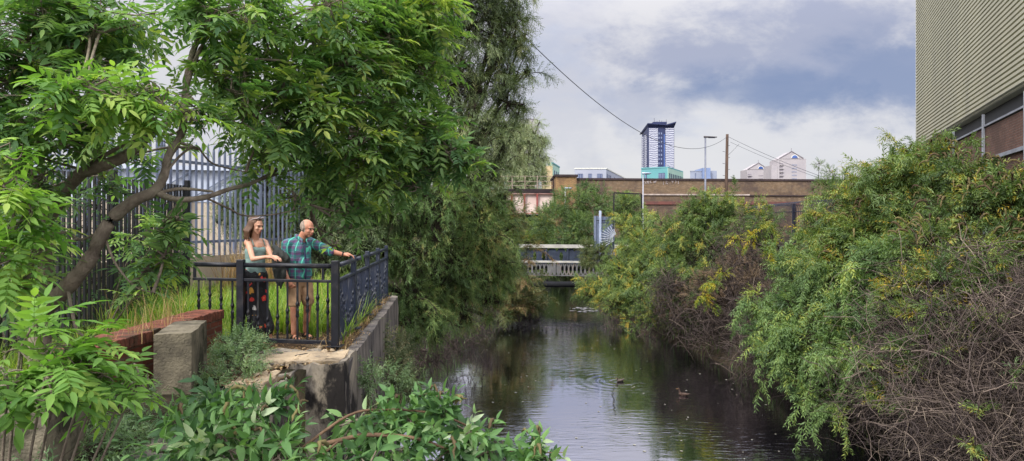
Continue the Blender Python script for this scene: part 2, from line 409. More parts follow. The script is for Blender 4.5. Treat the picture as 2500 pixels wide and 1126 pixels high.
def plant(name, label, cat, bases, lumps, n, kind, size, leaf_m, bark_m, droop=.3, up_bias=.2, tint=(.5, .16), radii=(.04, .015, .005),
          zmin=None, shell=(.55, 1.0), subs=9, subr=.42, frac=1.0, group=None, crown='foliage', stem='branches', sides=5, tint_fn=None, spikes=0, spike_m=None, spike_L=(.12, .22), root=None, shyness=.25, whips=0, whip_L=(.7, 1.5), whip_droop=.5):
    root_ = empty(name, bases[0], label, cat, group)
    pos, outw, sub, sc, sl, C, R = lump_points(lumps, n, shell, subs, subr, zmin)
    A = Acc(); X = outw + rng.normal(size=outw.shape) * shyness; X[:, 2] += up_bias - droop
    up = np.zeros_like(X); up[:, 2] = 1; up += rng.normal(size=up.shape) * .35 + outw * .35
    tt = rng.normal(tint[0], tint[1], len(pos)) + rng.normal(0, tint[1] * .7, len(sc))[sub]
    if tint_fn is not None: tt = tint_fn(pos, tt)
    s = rng.uniform(size[0], size[1], len(pos)); tp = TP[kind]; which = rng.integers(0, len(tp), len(pos))
    st = pos - nrm(X) * s[:, None] * .35
    for i, t in enumerate(tp):
        k = which == i; A.place(t, st[k], X[k], up[k], s[k], tt[k])
    B = Acc()
    if whips:      # long arching shoots that break the outline
        cand = np.where((outw[:, 2] > -.35))[0]; pick_ = rng.choice(cand, whips); p0 = pos[pick_]; d = nrm(outw[pick_] + np.array([0, 0, .35]) + rng.normal(size=(whips, 3)) * .35)
        L = rng.uniform(*whip_L, (whips, 1)); e = p0 + d * L; e[:, 2] -= L[:, 0] * whip_droop * rng.uniform(.3, 1.1, whips); e[:, 2] = np.maximum(e[:, 2], -3.7); mid = p0 + d * L * .62 + np.array([0, 0, .12]) * L
        K = 10; pth = bez(p0, e, mid, K); B.tubes(pth, np.linspace(radii[2] * 1.6, radii[2] * .6, K)[None] * np.ones((whips, 1)), 4)
        tg_ = np.gradient(pth, axis=1); tw = rng.normal(tint[0] + .1, tint[1], whips)
        for j in range(2, K):
            for rep in range(2):
                pj = pth[:, j]; dj = nrm(nrm(tg_[:, j]) * .9 + rng.normal(size=(whips, 3)) * .5 + np.array([0, 0, -.1])); up_ = np.tile([0, 0, 1.], (whips, 1)) + rng.normal(size=(whips, 3)) * .3
                A.place(tp[(j + rep) % len(tp)], pj, dj, up_, rng.uniform(size[0], size[1], whips) * (.85 if rep else 1), np.clip(tw + rng.normal(0, .08, whips), 0, 1))
    A.build(crown, leaf_m, root_)
    branches(B, bases, C, sc, sl, st, sub, *radii, frac=frac, sides=sides); B.build(stem, bark_m, root_, True)
    if spikes:
        Sx = Acc(); k = np.argsort(-(outw[:, 2] + rng.uniform(0, .8, len(outw))))[:spikes]
        L = rng.uniform(*spike_L, len(k))[:, None]; d = nrm(X[k] * np.array([1, 1, .3]) + np.array([0, 0, .35])); p0 = pos[k] + nrm(X[k]) * s[k, None] * .4
        mid = p0 + d * L * .7; e = p0 + d * L * 1.0; e[:, 2] -= L[:, 0] * rng.uniform(.5, 1.1, len(k)); pth = bez(p0, e, mid, 9)
        pth += rng.normal(size=pth.shape) * .004
        rr = np.array([.3, 1, .7, 1.05, .7, .95, .6, .6, .1])[None] * L * .075; Sx.tubes(pth, rr, 5, rng.uniform(0, 1, len(k)))
        so = Sx.build('seed_heads', spike_m, root_); so['kind'] = 'stuff'
    return root_

def tangle(acc, lumps, n, length, rad, droop=.35, K=9, wig=.5, tint=(.5, .2), sides=3, flow=None, zmin=-3.95):
    pos, outw, *_ = lump_points(lumps, n, (.2, 1.0), 8, .6)
    n = len(pos); d = nrm(outw * .6 + rng.normal(size=(n, 3)) * .8 + (0 if flow is None else np.array(flow))); L = rng.uniform(length[0], length[1], (n, 1)) / (K - 1)
    pth = np.zeros((n, K, 3)); pth[:, 0] = pos - d * L * K * .5
    for i in range(1, K):
        d = nrm(d + rng.normal(size=(n, 3)) * wig * .35 + np.array([0, 0, -droop * .25])); pth[:, i] = pth[:, i - 1] + d * L
    pth[..., 2] = np.maximum(pth[..., 2], zmin)
    r = rng.uniform(rad[0], rad[1], (n, 1)) * np.linspace(1, .35, K)[None]
    acc.tubes(pth, r, sides, rng.normal(tint[0], tint[1], n).clip(0, 1))
# ================================================================== THE SETTING
WATER = -3.9
def lerp_tab(tab, y):
    if y <= tab[0][0]: return tab[0][1]
    for (a, b), (c, d) in zip(tab, tab[1:]):
        if y <= c: return b + (d - b) * (y - a) / (c - a)
    return tab[-1][1]
XL = [(-30, -2.5), (7.35, -2.5), (7.9, -1.87), (15.6, -2.52), (21, -3.0), (31, -2.9), (40, -.6), (46, .7), (55, .9), (75, -1), (110, -2), (300, -6)]
XR = [(-30, 9.6), (16, 9.4), (20, 8.5), (25, 8.1), (30, 7.4), (37, 5.6), (46, 5.0), (55, 5.6), (75, 4), (110, 3), (300, -1)]

M_soil = mat('bank_soil', (.060, .045, .032), (.025, .022, .014), 2.2, .95, .1, bump=.8, bscale=14, c3=(.045, .055, .018), s3=.9)
M_water = bpy.data.materials.new('river_water'); M_water.use_nodes = True
t = NT(M_water.node_tree); b = M_water.node_tree.nodes['Principled BSDF']
b.inputs['Base Color'].default_value = (.004, .0045, .006, 1); b.inputs['Roughness'].default_value = .035; b.inputs['IOR'].default_value = 1.33
b.inputs['Specular IOR Level'].default_value = .5
tc = t.node('ShaderNodeTexCoord'); mp = t.node('ShaderNodeMapping'); t.l.new(tc.outputs['Object'], mp.inputs[0]); mp.inputs['Scale'].default_value = (.75, 2.4, 1); mp.inputs['Rotation'].default_value = (0, 0, .12)
h1 = t.noise(mp.outputs[0], 2.6, 3, .5, .5)
h2 = t.noise(mp.outputs[0], .33, 2, .5, .2)
h3 = t.noise(mp.outputs[0], 5.5, 2, .5, .3)
calm = t.sstep(t.noise(tc.outputs['Object'], .22, 3, .5), .35, .62)
h = t.m('ADD', t.m('MULTIPLY', h1, t.m('ADD', .35, t.m('MULTIPLY', calm, 1.5))), t.m('ADD', t.m('MULTIPLY', h2, 1.1), t.m('MULTIPLY', h3, .10)))
spw = t.node('ShaderNodeSeparateXYZ'); t.l.new(tc.outputs['Object'], spw.inputs[0])
for dux, duy, amp in ((5.46, 22.6, .35), (3.75, 24.6, .45)):
    dd_ = t.m('SQRT', t.m('ADD', t.m('POWER', t.m('SUBTRACT', spw.outputs[0], dux), 2.0), t.m('POWER', t.m('SUBTRACT', spw.outputs[1], duy), 2.0)))
    h = t.m('ADD', h, t.m('MULTIPLY', t.m('SINE', t.m('MULTIPLY', dd_, 17.0)), t.m('MULTIPLY', t.m('EXPONENT', t.m('MULTIPLY', dd_, -1.1)), amp)))
bp = t.node('ShaderNodeBump'); bp.inputs['Strength'].default_value = 1; bp.inputs['Distance'].default_value = .0062
t.l.new(h, bp.inputs['Height']); t.l.new(bp.outputs[0], b.inputs['Normal']); b.inputs['Specular IOR Level'].default_value = 0
gl_ = t.node('ShaderNodeBsdfGlossy'); gl_.inputs['Roughness'].default_value = .03; gl_.inputs['Color'].default_value = (.88, .88, 1, 1); t.l.new(bp.outputs[0], gl_.inputs['Normal'])
fr_ = t.node('ShaderNodeFresnel'); fr_.inputs['IOR'].default_value = 1.33; t.l.new(bp.outputs[0], fr_.inputs['Normal'])
mx_ = t.node('ShaderNodeMixShader'); t.l.new(t.m('ADD', t.m('MULTIPLY', fr_.outputs[0], 1.2), .40, 0, True), mx_.inputs[0])
t.l.new(b.outputs[0], mx_.inputs[1]); t.l.new(gl_.outputs[0], mx_.inputs[2]); t.l.new(mx_.outputs[0], M_water.node_tree.nodes['Material Output'].inputs[0])

# ground: one sheet whose columns follow the river
offL = [-900, -400, -160, -60, -25, -12, -7, -4.5, -3, -1.6, -.8, -.3, -.27]
zLn = [0] * 11 + [-.03, -4.7]                       # behind the quay wall
zLf = [.3, .3, .3, .3, .2, .1, 0, -.1, -.5, -1.9, -3.3, -3.95, -4.2]
offR = [.0, .5, 1.1, 1.9, 2.8, 4, 6, 9, 16, 40, 120, 400, 900]
zR = [-4.7, -3.9, -2.9, -1.6, -.6, -.1, 0, 0, .1, .2, .3, .3, .3]
ys = list(np.arange(-30, 6, 3.0)) + list(np.arange(6, 17, .35)) + list(np.arange(17, 60, 1.0)) + list(np.arange(60, 120, 4)) + [130, 160, 200, 260, 300, 500, 900, 2000, 5000]
V = []; Fc = []; nr = 0
for y in ys:
    l, r = lerp_tab(XL, y), lerp_tab(XR, y); f = min(1, max(0, (y - 15.7) / 1.2)); row = []
    close = 1 if y > 300 else 0
    for o, za, zb in zip(offL, zLn, zLf):
        z = za + (zb - za) * f; row.append((l + o, y, .3 if close else z + (random.uniform(-.05, .05) if -60 < o < -1 and y > 16 else 0)))
    row.append(((l + r) / 2, y, .3 if close else -4.8))
    for o, z in zip(offR, zR): row.append((r + o, y, .3 if close else z + (random.uniform(-.08, .08) if 0 < o < 16 else 0)))
    V += row; nr += 1
W_ = len(row)
for j in range(nr - 1):
    for i in range(W_ - 1): Fc.append((j * W_ + i, j * W_ + i + 1, (j + 1) * W_ + i + 1, (j + 1) * W_ + i))
g = MB(); g.add(V, Fc, True); go = g.build('ground', M_soil); tag(go, kind='structure')
wm = MB(); wm.poly([(-6, -30, WATER), (14, -30, WATER), (14, 60, WATER), (9, 299, WATER), (-9, 299, WATER), (-6, 60, WATER)])
tag(wm.build('river_water', M_water), kind='structure')

# ------------------------------------------------------------------ quay walls
M_conc = mat('stained_concrete', (.24, .21, .18), (.085, .078, .078), 2.2, .9, .2, bump=.7, bscale=22, c3=(.018, .017, .018), s3=1.6, stretch=(1.6, 1.6, .45), lo=.3, hi=.7)
M_lich = mat('lichen_black_concrete', (.30, .26, .20), (.15, .135, .12), 2.5, .95, .15, bump=.9, bscale=20, c3=(.020, .018, .017), s3=1.9, t3=(.44, .56), stretch=(1, 1, .6))
M_slab = mat('worn_slab', (.42, .33, .22), (.27, .215, .15), 3, .9, .2, bump=.6, bscale=30, c3=(.07, .055, .04), s3=1.1)
M_concblock = mat('weathered_concrete', (.20, .175, .125), (.10, .088, .066), 5, .95, .15, bump=.8, bscale=45, c3=(.035, .034, .022), s3=1.8)
def rough_block(mb, fp, z0, z1, n=10, jit=.018, topjit=.012):
    """wall from a 4-corner plan (a->b is the long front edge), its faces gridded and knocked about"""
    a, b_, c, d = [np.array(q, float) for q in fp]
    m_ = max(3, int((z1 - z0) / .25)); k = 5
    nb_ = n
    def grid(f, nu, nv):
        Vv = [f(i / nu, j / nv) for j in range(nv + 1) for i in range(nu + 1)]
        Ff = [(j * (nu + 1) + i, j * (nu + 1) + i + 1, (j + 1) * (nu + 1) + i + 1, (j + 1) * (nu + 1) + i) for j in range(nv) for i in range(nu)]
        return Vv, Ff
    rs = np.random.default_rng(int(abs(a[0] * 100) + abs(z1 * 37)) + 1)
    cache = {}
    def jn(p, s):
        kx = tuple(np.round(p, 3))
        if kx not in cache: cache[kx] = rs.normal(0, 1, 3) * s
        return tuple(np.array(p) + cache[kx])
    def side(p, q):
        return lambda u_, v_: jn((*(p + (q - p) * u_), z0 + (z1 - z0) * v_), jit if v_ < 1 else jit * 1.3)
    for p, q, nn in ((a, b_, nb_), (b_, c, k), (c, d, nb_), (d, a, k)):
        Vv, Ff = grid(side(p, q), nn, m_); mb.add(Vv, Ff)
    Vv, Ff = grid(lambda u_, v_: jn((*((a + (b_ - a) * u_) * (1 - v_) + (d + (c - d) * u_) * v_), z1), jit * 1.3), nb_, k); mb.add(Vv, Ff)
# long river wall (the side rail stands just behind its coping)
qw = empty('quay_wall', (-2.1, 8, 0), 'long stained concrete river wall below the blue-black side railing', 'wall')
mb = MB(); rough_block(mb, [(-1.86, 7.9), (-2.50, 15.6), (-2.86, 15.6), (-2.24, 7.95)], -4.8, 0.0, 34, .005); mb.build('wall_face', M_conc, qw)
mb = MB(); rough_block(mb, [(-3.15, 7.88), (-1.86, 7.86), (-1.90, 8.72), (-3.2, 8.74)], -4.8, 0.035, 14, .012); mb.build('end_block', M_lich, qw)
mb = MB(); rough_block(mb, [(-2.98, 7.93), (-1.93, 7.91), (-1.97, 8.58), (-2.9, 8.48)], .0, .052, 10, .006); mb.build('capping_slab', M_slab, qw)
q2 = empty('stepped_wall', (-2.6, 6.9, 0), 'lower broken concrete wall stepping forward of the railed platform corner', 'wall')
mb = MB(); rough_block(mb, [(-3.15, 6.75), (-2.33, 6.70), (-2.38, 7.85), (-3.2, 7.85)], -4.8, -.03, 8, .016); mb.build('wall_face', M_lich, q2)
mb = MB(); rough_block(mb, [(-2.78, 6.85), (-2.42, 6.83), (-2.46, 7.5), (-2.75, 7.6)], -.06, .03, 6, .01); mb.build('capping_slab', M_slab, q2)
q3 = MB(); rough_block(q3, [(-2.50, -8.0), (-2.45, 6.65), (-2.9, 6.65), (-2.95, -8.0)], -4.8, -.07, 24, .02)
tag(q3.build('near_quay_wall', M_conc), 'mossy near river wall hidden under the bottom buddleia branches', 'wall')

# dwarf brick wall, concrete blocks
M_redbrick = brickmat('red_engineering_brick', (.22, .068, .042), (.13, .045, .034), (.17, .14, .11), dirt=(.09, .045, .03), dscale=2.2)
bwl = empty('brick_dwarf_wall', (-3.9, 7.5, 0), 'low red brick wall with brick-on-edge coping left of the railing', 'wall')
mb = MB(); mb.prism([(-4.08, 6.0), (-3.73, 6.0), (-3.70, 9.05), (-4.05, 9.05)], -.05, .385); mb.build('wall', M_redbrick, bwl)
mb = MB(); rb = random.Random(4)
yb = 6.02
while yb < 9.0:
    zt = rb.uniform(-.006, .006); mb.box((-3.895 + .0063 * (yb - 4.3) + rb.uniform(-.006, .006), yb + .034, .385 + .056 + zt), (.37 + rb.uniform(-.01, .01), .066, .112)); yb += .076
M_cop = mat('coping_brick', (.21, .075, .048), (.10, .042, .03), 9, .9, .2, bump=.5, c3=(.05, .04, .025), s3=2.5)
mb.build('coping', M_cop, bwl, bevel=.005)
cb = MB(); rough_block(cb, [(-3.34, 6.60), (-3.03, 6.70), (-3.28, 7.62), (-3.58, 7.52)], -.1, .56, 3, .0028)
tag(cb.build('concrete_block', M_concblock, None, .012), 'square grey concrete block standing against the red brick wall', 'concrete block')
cb = MB(); rough_block(cb, [(-3.03, 4.10), (-2.74, 4.16), (-2.82, 4.7), (-3.4, 4.6)], -.1, .57, 3, .0028)
tag(cb.build('concrete_block', M_concblock, None, .012), 'tall pale concrete block at the bottom left under bright ash leaves', 'concrete block')

# platform ground cover of dirt and leaf litter
M_dirt = mat('dirt_litter', (.105, .068, .042), (.05, .034, .022), 6, .97, .08, bump=1, bscale=60, c3=(.20, .15, .09), s3=3.0)
mb = MB(); gv = []; gx = np.linspace(-5.6, -2.1, 36); gy = np.linspace(6.9, 12.5, 56)
rr_ = np.random.default_rng(2)
for y in gy:
    for x in gx: gv.append((x, y, .012 + abs(rr_.normal(0, .008)) + .015 * math.sin(x * 5) * math.sin(y * 4) - (.06 if x > -2.15 - .0 * y and y < 8.7 else 0)))
gv = [(x if x < lerp_tab([(6.9, -2.55), (7.8, -2.55), (8.6, -2.05), (12.6, -2.38)], y) else lerp_tab([(6.9, -2.55), (7.8, -2.55), (8.6, -2.05), (12.6, -2.38)], y), y, z) for x, y, z in gv]
mb.add(gv, [(j * 36 + i, j * 36 + i + 1, (j + 1) * 36 + i + 1, (j + 1) * 36 + i) for j in range(55) for i in range(35)], True)
tag(mb.build('soil_path', M_dirt), kind='structure')

# ------------------------------------------------------------------ railings on the platform
M_rail = mat('black_gloss_paint', (.005, .006, .010), (.008, .009, .015), 8, .45, .35, bump=.08, bscale=60, c3=(.028, .026, .028), s3=7)
M_railb = mat('blue_black_paint', (.011, .018, .040), (.008, .012, .026), 8, .42, .5, bump=.1, bscale=60, c3=(.05, .055, .07), s3=4)
def rail_panel(root, a, b_, m_, nbal, top=1.09, mid=.87, low=.10, phase=0.0, wave=.16, short=True):
    a = Vector(a); b_ = Vector(b_); d = (b_ - a).normalized(); L = (b_ - a).length
    a0 = a + d * .046; b0 = b_ - d * .046; z = Vector((0, 0, 1))
    mb = MB(); mb.tube([a0 + z * (top - .03), b0 + z * (top - .03)], .030, 12); mb.build('top_rail', m_, root)
    mb = MB(); mb.bar(a0 + z * mid, b0 + z * mid, .05, .035); mb.build('middle_rail', m_, root, .004)
    mb = MB(); mb.bar(a0 + z * low, b0 + z * low, .05, .05); mb.build('bottom_rail', m_, root, .004)
    for k in range(nbal):
        s = (k + .75) / (nbal + .5) * L; p = a + d * s; hz = .44 + wave * math.sin(phase + k * .62)
        mb = MB(); zs = np.linspace(low + .02, mid - .015, 60); V = []; tw = 0
        for i, zz in enumerate(zs):
            w2 = .0125
            for c_ in (-.075, .0, .075):
                w2 = max(w2, .0125 + .0065 * math.exp(-((zz - hz - c_) / .019) ** 2))
            if abs(zz - hz) < .13: tw += .16
            for q in range(4):
                th = tw + math.pi / 4 + q * math.pi / 2; V.append((p.x + math.cos(th) * w2 * 1.3, p.y + math.sin(th) * w2 * 1.3, zz))
        n = len(zs); mb.add(V, [(i * 4 + q, i * 4 + (q + 1) % 4, (i + 1) * 4 + (q + 1) % 4, (i + 1) * 4 + q) for i in range(n - 1) for q in range(4)])
        mb.build('baluster', m_, root)
    if short:
        for s in ((L - .17,) if short == 1 else (.12, L - .17)):
            p = a + d * s; mb = MB(); mb.bar(p + z * (mid + .015), p + z * (top - .05), .03); mb.build('spacer_bar', m_, root)
def post(root, x, y, m_, h=1.10, w=.092):
    mb = MB(); mb.box((x, y, h / 2 + .03), (w, w, h)); mb.build('post', m_, root, .006)
    mb = MB(); mb.box((x, y, .066), (.19, .19, .012)); mb.build('base_plate', m_, root, .003)
RC = (-2.21, 8.87); RL = (-3.50, 9.15); RE = (-4.22, 9.30)
fr = empty('front_railing', (*RC, 0), 'black metal railing facing the camera in front of the two people', 'railing')
post(fr, *RC, M_rail); post(fr, *RL, M_rail)
rail_panel(fr, (*RL, 0), (*RC, 0), M_rail, 9, phase=3.6, wave=.15)
rail_panel(fr, (*RE, 0), (*RL, 0), M_rail, 4, phase=1.2, short=0)
mb = MB(); mb.bar((-4.16, 9.29, .89), (-4.16, 9.29, 1.03), .03); mb.build('spacer_bar', M_rail, fr)
sr = empty('side_railing', (-2.32, 10.4, 0), 'blue-black railing with twisted balusters running back along the river wall', 'railing')
pts = [(-2.21 - .0718 * (y - 8.87), y) for y in (8.87, 10.38, 11.9, 13.4, 14.9)]
for i, (x, y) in enumerate(pts):
    if i: post(sr, x, y, M_railb, w=.07)
    if i < 4: rail_panel(sr, (x, y, 0), (*pts[i + 1], 0), M_railb, 11, phase=.5 + i * .4, wave=.20)

# tall black bar fence on the left
M_blk = mat('fence_black', (.007, .008, .010), (.012, .012, .014), 9, .45, .45)
bf = empty('bar_fence', (-5.93, 12.9, 0), 'tall black vertical bar fence receding on the left behind the ash tree', 'fence')
fx = lambda y: -5.86 - .028 * (y - 10.4)
ypost = [5.4, 7.9, 10.4, 12.9]
for y in ypost:
    mb = MB(); mb.box((fx(y), y, 1.19), (.10, .10, 2.38)); mb.build('post', M_blk, bf, .004)
for i in range(3):
    y0, y1 = ypost[i], ypost[i + 1]
    for z in (.18, 2.05):
        mb = MB(); mb.bar((fx(y0), y0 + .04, z), (fx(y1), y1 - .04, z), .05, .03); mb.build('rail', M_blk, bf)
    for k in range(20):
        y = y0 + .06 + (k + .5) * (2.38 / 20); mb = MB(); mb.bar((fx(y) - .0, y, .06), (fx(y), y, 2.28), .032)
        mb.build('bar', M_blk, bf)

# galvanised palisade fence
M_galv = mat('galvanised_steel', (.15, .18, .25), (.10, .12, .18), 3, .45, .5, metal=.25, bump=.1)
M_galvlt = mat('galvanised_light', (.42, .48, .62), (.30, .36, .50), 2, .5, .5, metal=.1)
pf = empty('palisade_fence', (-5.9, 13, 0), 'pale galvanised palisade fence with pointed pales behind the grass', 'fence')
def pale(parent, p, z0, z1, d, m_, w=.066):
    n = Vector((d[1], -d[0], 0)).normalized(); d = Vector((d[0], d[1], 0)).normalized(); mb = MB()
    prof = [(-w / 2, -.010), (-w / 5, .012), (0, .003), (w / 5, .012), (w / 2, -.010)]
    p = Vector(p); V = []
    for z, k in ((z0, 1), (z1 - .14, 1), (z1 - .10, .8), (z1, .06)):
        for a_, b__ in prof: V.append(p + d * a_ * k + n * b__ + Vector((0, 0, z)))
    m5 = 5; mb.add(V, [(j * m5 + i, j * m5 + i + 1, (j + 1) * m5 + i + 1, (j + 1) * m5 + i) for j in range(3) for i in range(4)])
    o = mb.build('pale', m_, parent); so = o.modifiers.new('solid', 'SOLIDIFY'); so.thickness = .004
    return o
pd = Vector((.3, .954, 0)).normalized(); p0 = Vector((-5.9, 13, 0))
for k in range(-26, 48):
    p = p0 + pd * .155 * k
    if p.x < -7.4: continue
    pale(pf, p, .98, 3.10 + random.uniform(-.012, .012), pd, M_galv)
for z in (1.25, 2.72):
    mb = MB(); mb.bar(p0 - pd * 4.0 + Vector((-.03, .01, z)), p0 + pd * 7.4 + Vector((-.03, .01, z)), .05, .05); mb.build('rail', M_galv, pf)
for k in (-3.4, -.65, 2.1, 4.85):
    q = p0 + pd * k + Vector((-.08, .03, 0)); mb = MB(); mb.box((q.x, q.y, 1.9), (.10, .055, 2.5)); mb.build('post', M_galv, pf)
mbw = MB(); e0 = p0 - pd * 4.4; e1 = p0 + pd * 7.6; nn = Vector((-.954, .3, 0))
M_tanwall = mat('rendered_plinth', (.40, .34, .26), (.30, .25, .19), 2, .9, .2, bump=.4)
mbw.prism([(e0.x, e0.y), (e1.x, e1.y), (e1.x + nn.x * .3, e1.y + nn.y * .3), (e0.x + nn.x * .3, e0.y + nn.y * .3)], 0, .98)
tag(mbw.build('plinth_wall', M_tanwall), 'low cream rendered wall carrying the galvanised palisade fence', 'wall')
# pale industrial shed behind the palisade
sh = empty('industrial_shed', (-18, 34, 0), 'pale metal shed glimpsed through the palisade fence on the left', 'building')
M_shed = mat('pale_cladding', (.50, .54, .62), (.40, .45, .55), 1.2, .6, .3); M_shedlow = mat('tan_shed_wall', (.50, .42, .33), (.40, .34, .26), 2, .9)
mb = MB(); mb.prism([(-26, 30), (-8, 36), (-10, 46), (-30, 40)], 2.6, 4.1); mb.build('upper_wall', M_shed, sh)
mb = MB(); mb.prism([(-25.97, 30.04), (-8.03, 36.03), (-10, 45.97), (-29.9, 39.97)], 0, 2.597); mb.build('lower_wall', M_shedlow, sh)
mb = MB(); mb.prism([(-26.3, 29.6), (-7.6, 35.8), (-9.7, 46.4), (-30.5, 40.4)], 4.103, 4.3); mb.build('roof', M_shed, sh)
for k in range(9):
    x = -24.5 + k * 1.85; y = 30 + (x + 26) / 3 - .06; mb = MB(); mb.bar((x, y, .1), (x, y, 4.1), .12, .06); mb.build('stanchion', M_galv, sh)
    mb = MB(); mb.bar((x, y - .04, 2.7), (x + 1.85, y + .58, 4.0), .07, .05); mb.build('brace', M_galv, sh)

# ------------------------------------------------------------------ cladding warehouse on the right
WD = Vector((.393, 1, 0)).normalized(); WC = Vector((20.03, 35, 0)); WN = Vector((-WD.y, WD.x, 0))   # WN faces the river
wh = empty('warehouse', (20, 35, 0), 'tall warehouse with cream ribbed cladding over brown brick at the right edge', 'building')
M_clad = mat('cream_cladding', (.43, .415, .30), (.38, .37, .27), .35, .5, .35, bump=.03, c3=(.34, .33, .25), s3=.9, stretch=(1, 1, .15))
M_cladtrim = mat('cladding_trim', (.66, .66, .60), None, 2, .5, .4)
M_lamp2 = mat('dull_flashing', (.26, .28, .32), (.18, .19, .22), 2, .6, .3)
M_dark = mat('dark_recess', (.018, .018, .022), None, 4, .6, .4)
M_whbrick = brickmat('brown_brick', (.165, .085, .062), (.115, .062, .05), (.14, .11, .095), dirt=(.08, .05, .04), ms=.012)
def wpt(s, out, z): q = WC - WD * s + WN * out; return (q.x, q.y, z)
Ls = 30.5; mb = MB(); z = 5.32; prof = [(0, .05)]
while z < 17.2:
    prof += [(z, .00), (z + .040, .0), (z + .060, .075), (z + .148, .075)]; z += .152
prof = prof[1:]; V = []
for zz, o_ in prof: V += [wpt(0, o_, zz), wpt(Ls, o_, zz)]
mb.add(V, [(2 * i, 2 * i + 1, 2 * i + 3, 2 * i + 2) for i in range(len(prof) - 1)])
mb.build('cladding', M_clad, wh)
mb = MB(); mb.prism([wpt(-.10, .07, 0)[:2], wpt(0.08, .07, 0)[:2], wpt(0.08, -.12, 0)[:2], wpt(-.10, -.12, 0)[:2]], 5.2, 17.4); mb.build('corner_trim', M_cladtrim, wh)
mb = MB(); mb.prism([wpt(-.02, -.02, 0)[:2], wpt(Ls, -.02, 0)[:2], wpt(Ls, -15, 0)[:2], wpt(-.02, -15, 0)[:2]], 5.3, 17.3); mb.build('shed_body', M_clad, wh)
mb = MB(); mb.prism([wpt(.05, -.28, 0)[:2], wpt(Ls, -.28, 0)[:2], wpt(Ls, -14.8, 0)[:2], wpt(.05, -14.8, 0)[:2]], 4.75, 5.296); mb.build('recess', M_dark, wh)
mb = MB(); mb.prism([wpt(0, .05, 0)[:2], wpt(Ls, .05, 0)[:2], wpt(Ls, -.3, 0)[:2], wpt(0, -.3, 0)[:2]], 4.69, 4.75); mb.build('flashing', M_lamp2, wh)
mb = MB(); mb.prism([wpt(0, 0, 0)[:2], wpt(Ls, 0, 0)[:2], wpt(Ls, -14.9, 0)[:2], wpt(0, -14.9, 0)[:2]], 0, 4.655); mb.build('brick_wall', M_whbrick, wh)
for s in (4.2, 8.6, 13.1, 17.5, 22):
    mb = MB(); mb.bar(wpt(s, .06, 3.4 if False else .1), wpt(s, .06, 5.1), .07, .05); mb.build('downpipe', M_lamp2 if s > 8 and s < 18 else M_dark, wh)
mb = MB(); mb.prism([wpt(14, .09, 0)[:2], wpt(26, .09, 0)[:2], wpt(26, .002, 0)[:2], wpt(14, .002, 0)[:2]], 3.55, 3.66); mb.build('sill_band', M_lamp2, wh)

# ------------------------------------------------------------------ railway viaduct and its steel span
M_stock = brickmat('stock_brick', (.25, .17, .105), (.15, .11, .075), (.11, .095, .08), bw=.34, bh=.115, ms=.014, dirt=(.07, .05, .046), dscale=.45, nscale=2.6, namt=.85)
M_stock2 = brickmat('yellow_stock_brick', (.36, .225, .105), (.26, .15, .07), (.12, .09, .06), bw=.34, bh=.115, ms=.014, dirt=(.12, .075, .05), dscale=.8)
M_cope = mat('sooty_coping', (.055, .038, .038), (.035, .027, .028), 2, .9, .2)
M_band = mat('pale_band', (.45, .38, .34), (.30, .25, .23), 2, .9, .2); M_redband = mat('red_band', (.15, .06, .05), (.10, .05, .045), 2, .9)
va = empty('viaduct_wall', (20, 77, 0), 'long brown brick railway viaduct wall with dark coping and chalky graffiti', 'wall')
vx0, vy0, vx1, vy1 = 6.9, 76.0, 62.0, 80.5
def vy(x): return vy0 + (vy1 - vy0) * (x - vx0) / (vx1 - vx0)
mb = MB(); mb.prism([(vx0, vy0), (vx1, vy1), (vx1, vy1 + 9), (vx0, vy0 + 9)], 0, 6.22); mb.build('parapet', M_stock, va)
mb = MB(); mb.prism([(vx0, vy0 - .1), (vx1, vy1 - .1), (vx1, vy1 + .5), (vx0, vy0 + .5)], 6.224, 6.44); mb.build('coping', M_cope, va)
mb = MB(); mb.prism([(13.8, vy(13.8) - .14), (26, vy(26) - .14), (26, vy(26) - .004), (13.8, vy(13.8) - .004)], 4.62, 4.76); mb.build('pale_string_course', M_band, va)
mb = MB(); mb.prism([(26.004, vy(26) - .12), (vx1, vy(vx1) - .12), (vx1, vy(vx1) - .004), (26.004, vy(26) - .004)], 4.55, 4.68); mb.build('string_course', M_cope, va)
mb = MB(); mb.prism([(14, vy(14) - .12), (32, vy(32) - .12), (32, vy(32) - .004), (14, vy(14) - .004)], 3.62, 3.95); mb.build('red_string_course', M_redband, va)
mb = MB(); mb.prism([(4.62, 75.4), (6.9, 75.6), (6.9, 84), (4.62, 83.8)], 0, 6.55); mb.build('end_pier', M_stock2, va)
mb = MB(); mb.prism([(4.5, 75.25), (7.02, 75.45), (7.02, 84), (4.5, 83.9)], 6.553, 6.78); mb.build('pier_coping', M_cope, va)
mb = MB(); mb.prism([(-16, 78.5), (4.61, 78.5), (4.61, 79.2), (-16, 79.2)], -.04, 2.55); mb.prism([(-16, 74.6), (20, 74.7), (20, 80), (-16, 80)], -4.8, -.05); tag(mb.build('added_shade_wall', mat('shade_dark_wall', (.02, .018, .018), None, 2, .95, .1)), 'added dark wall standing for the shade under the pink railway bridge', 'wall')  # added near-black wall, its colour standing in for deep shade under the span
